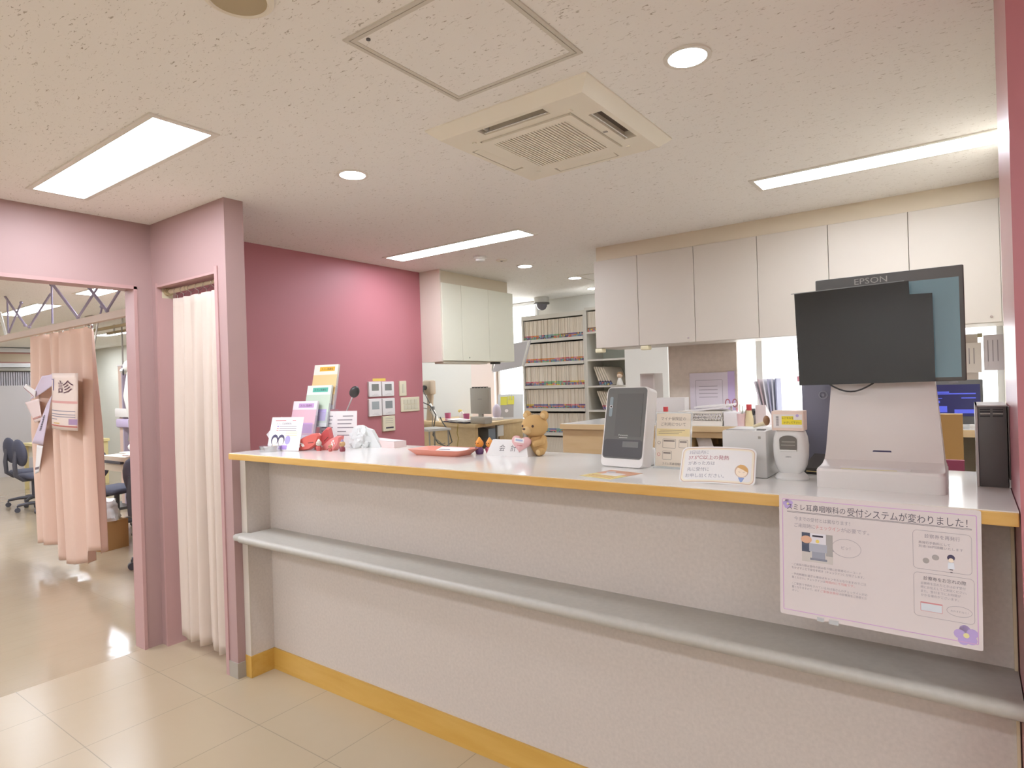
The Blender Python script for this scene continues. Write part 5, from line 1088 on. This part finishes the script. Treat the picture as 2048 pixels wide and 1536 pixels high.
paper('paper_sign', 'large paper sign with a dark medical character on the peach curtain', [(104, 746), (156, 746), (156, 862), (104, 856)], M('peach white paper', 'e6d2c6', .6), extra=sign_print, bend=-.03)
def strip(c):
    def ex(t, f):
        g = MB(M('strip '+c, c, .6)); g.grid(lambda u, v: f(.05+.9*u, .78+.08*v), 4, 2); g.build('print', t, smooth=False)
    return ex
paper('paper_sign', 'curled lilac paper sticking out beside the top of the large sign', [(84, 752), (104, 748), (106, 770), (60, 800)], LIL, yq-.004, bend=.01)
paper('paper_sign', 'small white folded paper with a red stripe at the curtain edge', [(52, 768), (72, 782), (70, 797), (46, 775)], PAPER, yq-.007, extra=strip('a5606a'))
paper('paper_sign', 'pink crumpled paper between the folded paper and the lilac strip', [(50, 805), (78, 797), (84, 840), (70, 846)], PK, yq-.002, extra=strip('c48f86'))
def dots(t, f):
    g = MB(INK)
    for k in range(9): g.grid(lambda u, v: f(.35+.2*u, .34+k*.04+.025*v), 1, 1)
    g.build('print', t, smooth=False)
paper('paper_sign', 'long lilac paper strip hanging down the curtain edge with a dotted line', [(94, 808), (104, 790), (86, 890), (64, 886)], LIL, yq-.008, extra=dots)
paper('paper_sign', 'narrow white tally paper at the lowest end of the hanging papers', [(74, 890), (86, 892), (78, 944), (70, 948)], PAPER, yq-.004, extra=strip('7a6a70'))
# black round fixture at the opening corner
c = at(270, 600, y=1.66)
t = thing('round_fixture', 'black round disc fixture at the upper corner of the opening', 'fixture', c, 0)
MB(M('matt brown black', '4d4443', .5)).lathe([(.001, -.012), (.03, -.014), (.085, -.004), (.088, .004), (.07, .02), (.001, .03)], 32, T=Matrix.Rotation(PI/2, 4, 'X') @ Matrix.Rotation(PI, 4, 'X')).build('disc', t)
MB(GREYPL).cyl((0, -.02, .01), (0, -.012, .01), .012, n=12).build('centre_screw', t); MB(BLACKPL).box(-.01, .15, .0, .04, .03, .085, bev=.004).build('bracket', t)
# far folding partition
XP = -14.15
t = thing('folding_partition', 'grey folding partition with pleated upper strip and shiny rails at the far end', 'partition', (XP, 3.2, 0))
GP = M('grey partition', 'b7b0ad', .5)
zz = lambda py, px=30: at(px, py, x=XP).z
y0, y1 = -.6, 1.5
MB(GP).box(0, .04, y0, y1, zz(952), zz(771)).build('panel', t, smooth=False)
b = MB(M('pleat grey', 'aaa4a8', .5))
for k in range(60): b.box(.0, .03, y0+k*.035, y0+k*.035+.024, zz(771), zz(744))
b.build('pleated_strip', t, smooth=False)
for a_, c_, m_, n_ in ((742, 736, CHROME, 'rail'), (735, 727, M('bright chrome rail', 'e2e2e4', .2, metal=.6), 'rail'), (727, 724, M('red brown strip', 'a87a70', .6), 'strip'), (724, 708, M('tan header', 'b9a78f', .6), 'header'), (708, 705, M('red brown strip', 'a87a70', .6), 'strip'), (705, 697, M('pale beam', 'd8d6d6', .4), 'beam'), (696, 686, M('grey beam', 'a9abb0', .4), 'beam'), (686, 682, M('pale beam', 'd8d6d6', .4), 'beam')):
    MB(m_).box(0, .10 if n_ in ('rail', 'beam') else .05, y0, y1, zz(a_), zz(c_)).build(n_, t, smooth=False)
struct('baseboard_treatment', MB(M('dark brown skirting', '6f5c4e', .5)).box(-14.2, -14.17, -3.6, 5.2, 0, .09))
# office chairs
def chair(loc, rz, label, scale=1.0):
    t = thing('office_chair', label, 'chair', loc, rz, 'office chairs of the treatment room')
    MB(BLUECH).box(-.21, .21, -.21, .21, .41, .47, bev=.028, seg=3).build('seat', t)
    bk = MB(BLUECH); bk.ell((0, 0, 0), (.045, .195, .17), 20, T=Matrix.Translation((-.245, 0, .74)) @ Matrix.Rotation(-.12, 4, 'Y')); bk.build('backrest', t)
    MB(CHAIRPL).tube([(-.05, 0, .40), (-.22, 0, .40), (-.29, 0, .46), (-.30, 0, .60), (-.285, 0, .76)], [.02, .02, .024, .024, .02], 10).build('spine', t)
    MB(CHAIRPL).cyl((0, 0, .09), (0, 0, .41), .025, n=14).build('column', t); MB(CHAIRPL).cyl((0, 0, .085), (0, 0, .12), .045, n=14).build('hub', t)
    for k in range(5):
        a = 2*PI*k/5+.3; e = Vector((.27*math.cos(a), .27*math.sin(a), .085))
        lg = MB(CHAIRPL).tube([(0, 0, .10), (e.x*.6, e.y*.6, .10), e], [.025, .02, .016], 8).build('leg', t)
        MB(CHAIRPL).cyl(e+Vector((-.018*math.sin(a), .018*math.cos(a), -.055)), e+Vector((.018*math.sin(a), -.018*math.cos(a), -.055)), .03, n=14).cyl(e+Vector((0, 0, -.05)), e, .008, n=8).build('caster', lg)
    return t
ch = chair(tuple(at(69, 1008, z=0)), PI/2+.05, 'navy office chair at the far left nearest the frame edge')
dup(ch, tuple(at(90, 1019, z=0)), PI/2+.05, 'navy office chair right beside the peach curtain edge')
dup(ch, tuple(at(236, 1063, z=0)), PI/2+.35, 'navy office chair half behind the plastic bag and treatment unit')
dup(ch, tuple(at(340, 1126, z=0)), PI/2+.05, 'navy office chair whose casters show beside the pink door jamb')
sd = at(66, 984, z=0)
t = thing('side_desk', 'pale yellow desk end behind the far navy chairs', 'desk', (sd.x, sd.y+.02, 0)); YD = M('pale yellow desk', 'd6c58e', .5)
MB(YD).box(-.5, .1, 0, 1.0, .68, .72).build('top', t, smooth=False); MB(YD).box(-.04, .04, .01, .06, 0, .68).build('leg', t, smooth=False); MB(YD).box(-.46, -.42, .01, .06, 0, .68).build('leg', t, smooth=False); MB(CREAM).box(-.48, .08, .06, .09, .5, .68).build('modesty_panel', t, smooth=False)
for x in (-.46, .02): MB(YD).box(x, x+.06, .92, .98, 0, .68).build('leg', t, smooth=False)
# treatment unit with towel, carton, bag
UX, UY = -5.95, 2.62
t = thing('treatment_unit', 'cream treatment unit with posts and cluttered top beside the door jamb', 'medical unit', (UX, UY, 0)); UM = M('cream unit', 'd9cdbb', .45)
MB(UM).box(-.75, .5, -.15, .45, .80, .84).build('top', t, smooth=False)
MB(UM).box(-.06, -.01, -.14, -.09, .05, .80).build('post', t, smooth=False); MB(UM).box(.16, .20, -.14, -.10, .05, .80).build('post', t, smooth=False)
MB(UM).box(-.10, .22, -.14, .1, .03, .08).build('base', t, smooth=False); MB(UM).box(-.74, .48, .40, .44, .0, .80).build('back_panel', t, smooth=False)
MB(UM).box(-.74, -.14, -.13, -.10, .70, .80).build('drawer', t, smooth=False); MB(M('dark keyboard tray', '4e4b52', .5)).box(-.7, -.3, -.16, -.05, .775, .797).build('keyboard_tray', t, smooth=False)
cb_ = MB(DGREY); cb_.tube([(-.5, 0, .70), (-.3, -.02, .55), (-.12, -.05, .52), (-.06, -.09, .65)], .01, 6); cb_.build('hose', t)
MB(M('dark hose', '6a5a5a', .5)).tube([(-.08, -.15, .62), (-.10, -.17, .45), (-.04, -.17, .36), (.02, -.16, .5), (.03, -.16, .7)], .012, 6).build('hose', t)
MB(M('tangle grey', '7d7885', .5)).tube([(.02, -.13, .75), (.08, -.15, .6), (.05, -.14, .45), (.12, -.14, .3), (.07, -.13, .15)], .022, 6).build('hose', t)
for z in (.15, .25): MB(BLACKPL).box(-.12, .02, -.16, -.14, z, z+.02).build('strap', t, smooth=False)
o_ = Vector((UX, UY, 0))
def towel(u, v):
    a = at(225+48*u, 866+10*u*u, y=2.45); b_ = at(262+26*u, 1000, y=2.42); 
    x = a.x; return Vector((-.35+.85*u, -.17+.02*math.sin(9*u), 0))
b = MB(M('pale pink towel', 'eccac2', .9, bump=.3))
def tw(u, v):
    s = v*1.15; x = -.28+.68*u
    if s < .35: return Vector((x, .16-s*.9, .846+.03*math.sin(u*5)*.6+.02))
    d = s-.35; return Vector((x+d*.35, -.165-.02*math.sin(u*12), .866-max(0, d)*max(0, u-.35)*1.15))
b.grid(tw, 24, 24); o = b.build('towel', loc=(UX, UY, 0), solid=.006, ang=1.5); tag(o, 'pale pink towel draped over the treatment unit corner', 'towel')
t = thing('steel_tray', 'white instruments and dishes on the treatment unit top', 'tray', (UX-.55, UY+.1, .8405)); MB(STEEL).box(-.18, .2, -.1, .12, 0, .015, bev=.005).build('dish', t); MB(WHITE).ell((-.05, 0, .06), (.10, .06, .045), 14).build('device', t); MB(DGREY).tube([(.0, -.04, .05), (.12, -.05, .09)], [.012, .022], 8).build('probe', t)
for k, (x, z) in enumerate(((-.30, 0), (.02, 0), (.16, 0))):
    t = thing('jar', ('red lidded jar on the unit left of the beige pole', 'red lidded jar on the unit right of the beige pole', 'red lidded jar on the unit nearest the door jamb')[k], 'jar', (UX+x, UY+.25, .8405), 0, 'red lidded jars'); MB(M('jar glass', 'dcdcd4', .2)).cyl((0, 0, 0), (0, 0, .10), .035, n=14).build('body', t); MB(M('jar lid red', 'c05a5a', .5)).cyl((0, 0, .10), (0, 0, .135), .04, n=14).build('lid', t)
t = thing('pole_stand', 'tall beige square pole with a lilac clamp behind the treatment unit', 'stand', (at(246, 800, y=3.5).x, 3.5, 0))
PO = M('pinkish beige pole', 'd2b6a4', .5)
MB(PO).box(-.045, .045, -.03, .03, 0, 1.78).build('pole', t, smooth=False); MB(M('pole side lilac', 'a99cae', .5)).box(.045, .075, -.03, .03, 0, 1.78).build('pole_side', t, smooth=False); MB(WHITE2).box(-.07, .09, -.035, .035, 1.78, 1.80).build('cap', t, smooth=False)
MB(WHITE2).box(-.11, .30, -.06, -.03, 1.13, 1.24, bev=.01).build('clamp', t); MB(M('lilac clamp', 'c3b2cc', .5)).box(-.08, .34, -.065, -.03, 1.00, 1.11, bev=.02).build('lower_clamp', t); MB(GREYPL).cyl((.03, .0, 1.80), (.03, 0, 2.33), .010, n=8).build('cable_mast', t)
MB(GREYPL).tube([(.30, -.05, 1.10), (.34, -.06, .95), (.28, -.05, .84)], .02, 8).build('hose', t); MB(BLACKPL).box(-.2, .3, -.2, .2, 0, .03).build('foot', t, smooth=False)
t = thing('covered_device', 'medical device head wrapped in clear white film on an arm at the jamb edge', 'medical device', (at(268, 800, y=3.1).x, 3.1, 0)); FILM = M('white film', 'dddbd2', .4, bump=.4, bscale=40)
MB(FILM).ell((0, 0, 1.72), (.12, .10, .09), 14).ell((-.10, -.03, 1.68), (.08, .06, .04), 12).build('head', t); MB(FILM).tube([(.05, 0, 1.66), (.02, 0, 1.4), (.06, 0, 1.15)], [.08, .11, .08], 12).build('sleeve', t); MB(BLACKPL).ell((-.0, -.10, 1.66), (.012, .01, .04), 8).build('lens', t); MB(GREYPL).cyl((.06, 0, .84), (.06, 0, 1.2), .02, n=8).build('arm', t)
t = thing('carton', 'brown cardboard carton on the floor below the white plastic bag', 'carton', (-6.50, 2.40, 0), .25); CB = M('cardboard', 'b98f5c', .8)
MB(CB).box(-.17, .17, -.12, .12, 0, .26).build('body', t, smooth=False); MB(PAPER).box(-.02, .06, -.122, -.12, .05, .17).build('label', t, smooth=False); MB(M('cardboard tape', 'c9a77a', .6)).box(-.17, .17, -.1215, -.12, .19, .2).build('tape', t, smooth=False)
b = MB(M('white bin bag', 'd9d5d2', .4, bump=.5, bscale=30)); rnd = random.Random(21); n = 24; nz = 10; vs = []; fs = []
for i in range(nz+1):
    u = i/nz
    for k in range(n):
        a = 2*PI*k/n; q_ = 1+.08*math.sin(5*a+6*u)+.05*math.sin(11*a)+rnd.uniform(-.04, .04); vs.append((.175*q_*math.cos(a)*(1-.25*u), .125*q_*math.sin(a)*(1-.2*u), .18*u+rnd.uniform(-.008, .008)*(i > 0)))
for i in range(nz): fs += [(i*n+k, i*n+(k+1) % n, i*n+n+(k+1) % n, i*n+n+k) for k in range(n)]
fs += [tuple(range(n))[::-1], tuple(range(nz*n, nz*n+n))]
tag(b.add(vs, fs).build('plastic_bag', loc=(-6.50, 2.40, .2605), ang=.7), 'white plastic bag sitting on the brown carton in the treatment room', 'bag')
# ceiling rails seen right of the lattice
t = thing('ceiling_track', 'pair of tan ceiling tracks between the curtain rail and the jamb', 'ceiling track', (-8.2, 3.3, ZC))
TN = M('tan track', '9c8560', .5)
MB(TN).box(-1.2, 1.2, -.02, .02, -.12, -.09).build('track', t, smooth=False); MB(TN).box(-1.2, 1.2, .28, .32, -.12, -.09).build('track', t, smooth=False)
for x in (-1.0, .0, 1.0):
    for y in (0, .3): MB(STEEL).cyl((x, y, -.09), (x, y, 0), .012, n=8).build('hanger', t)
t = thing('hanging_pole', 'thin pale T-shaped pole hanging right of the peach curtain top', 'pole', (at(180, 640, y=3.0).x, 3.0, ZC)); PG = M('pale grey pole', 'a8a196', .6); MB(PG).cyl((0, 0, -.62), (0, 0, 0), .011, n=8).build('pole', t); MB(PG).box(-.1, .1, -.02, .02, -.02, 0).build('ceiling_plate', t, smooth=False); MB(PG).tube([(.25, 0, -.02), (.02, 0, -.55)], .010, 8).build('brace', t)
t = thing('wall_shelf', 'white shelf boards on the far wall right of the peach curtain', 'shelf', (-10.2, 5.19, 0))
for z in (1.55, 1.75): MB(WHITE).box(-1.4, .5, -.25, 0, z, z+.03).build('board', t, smooth=False)
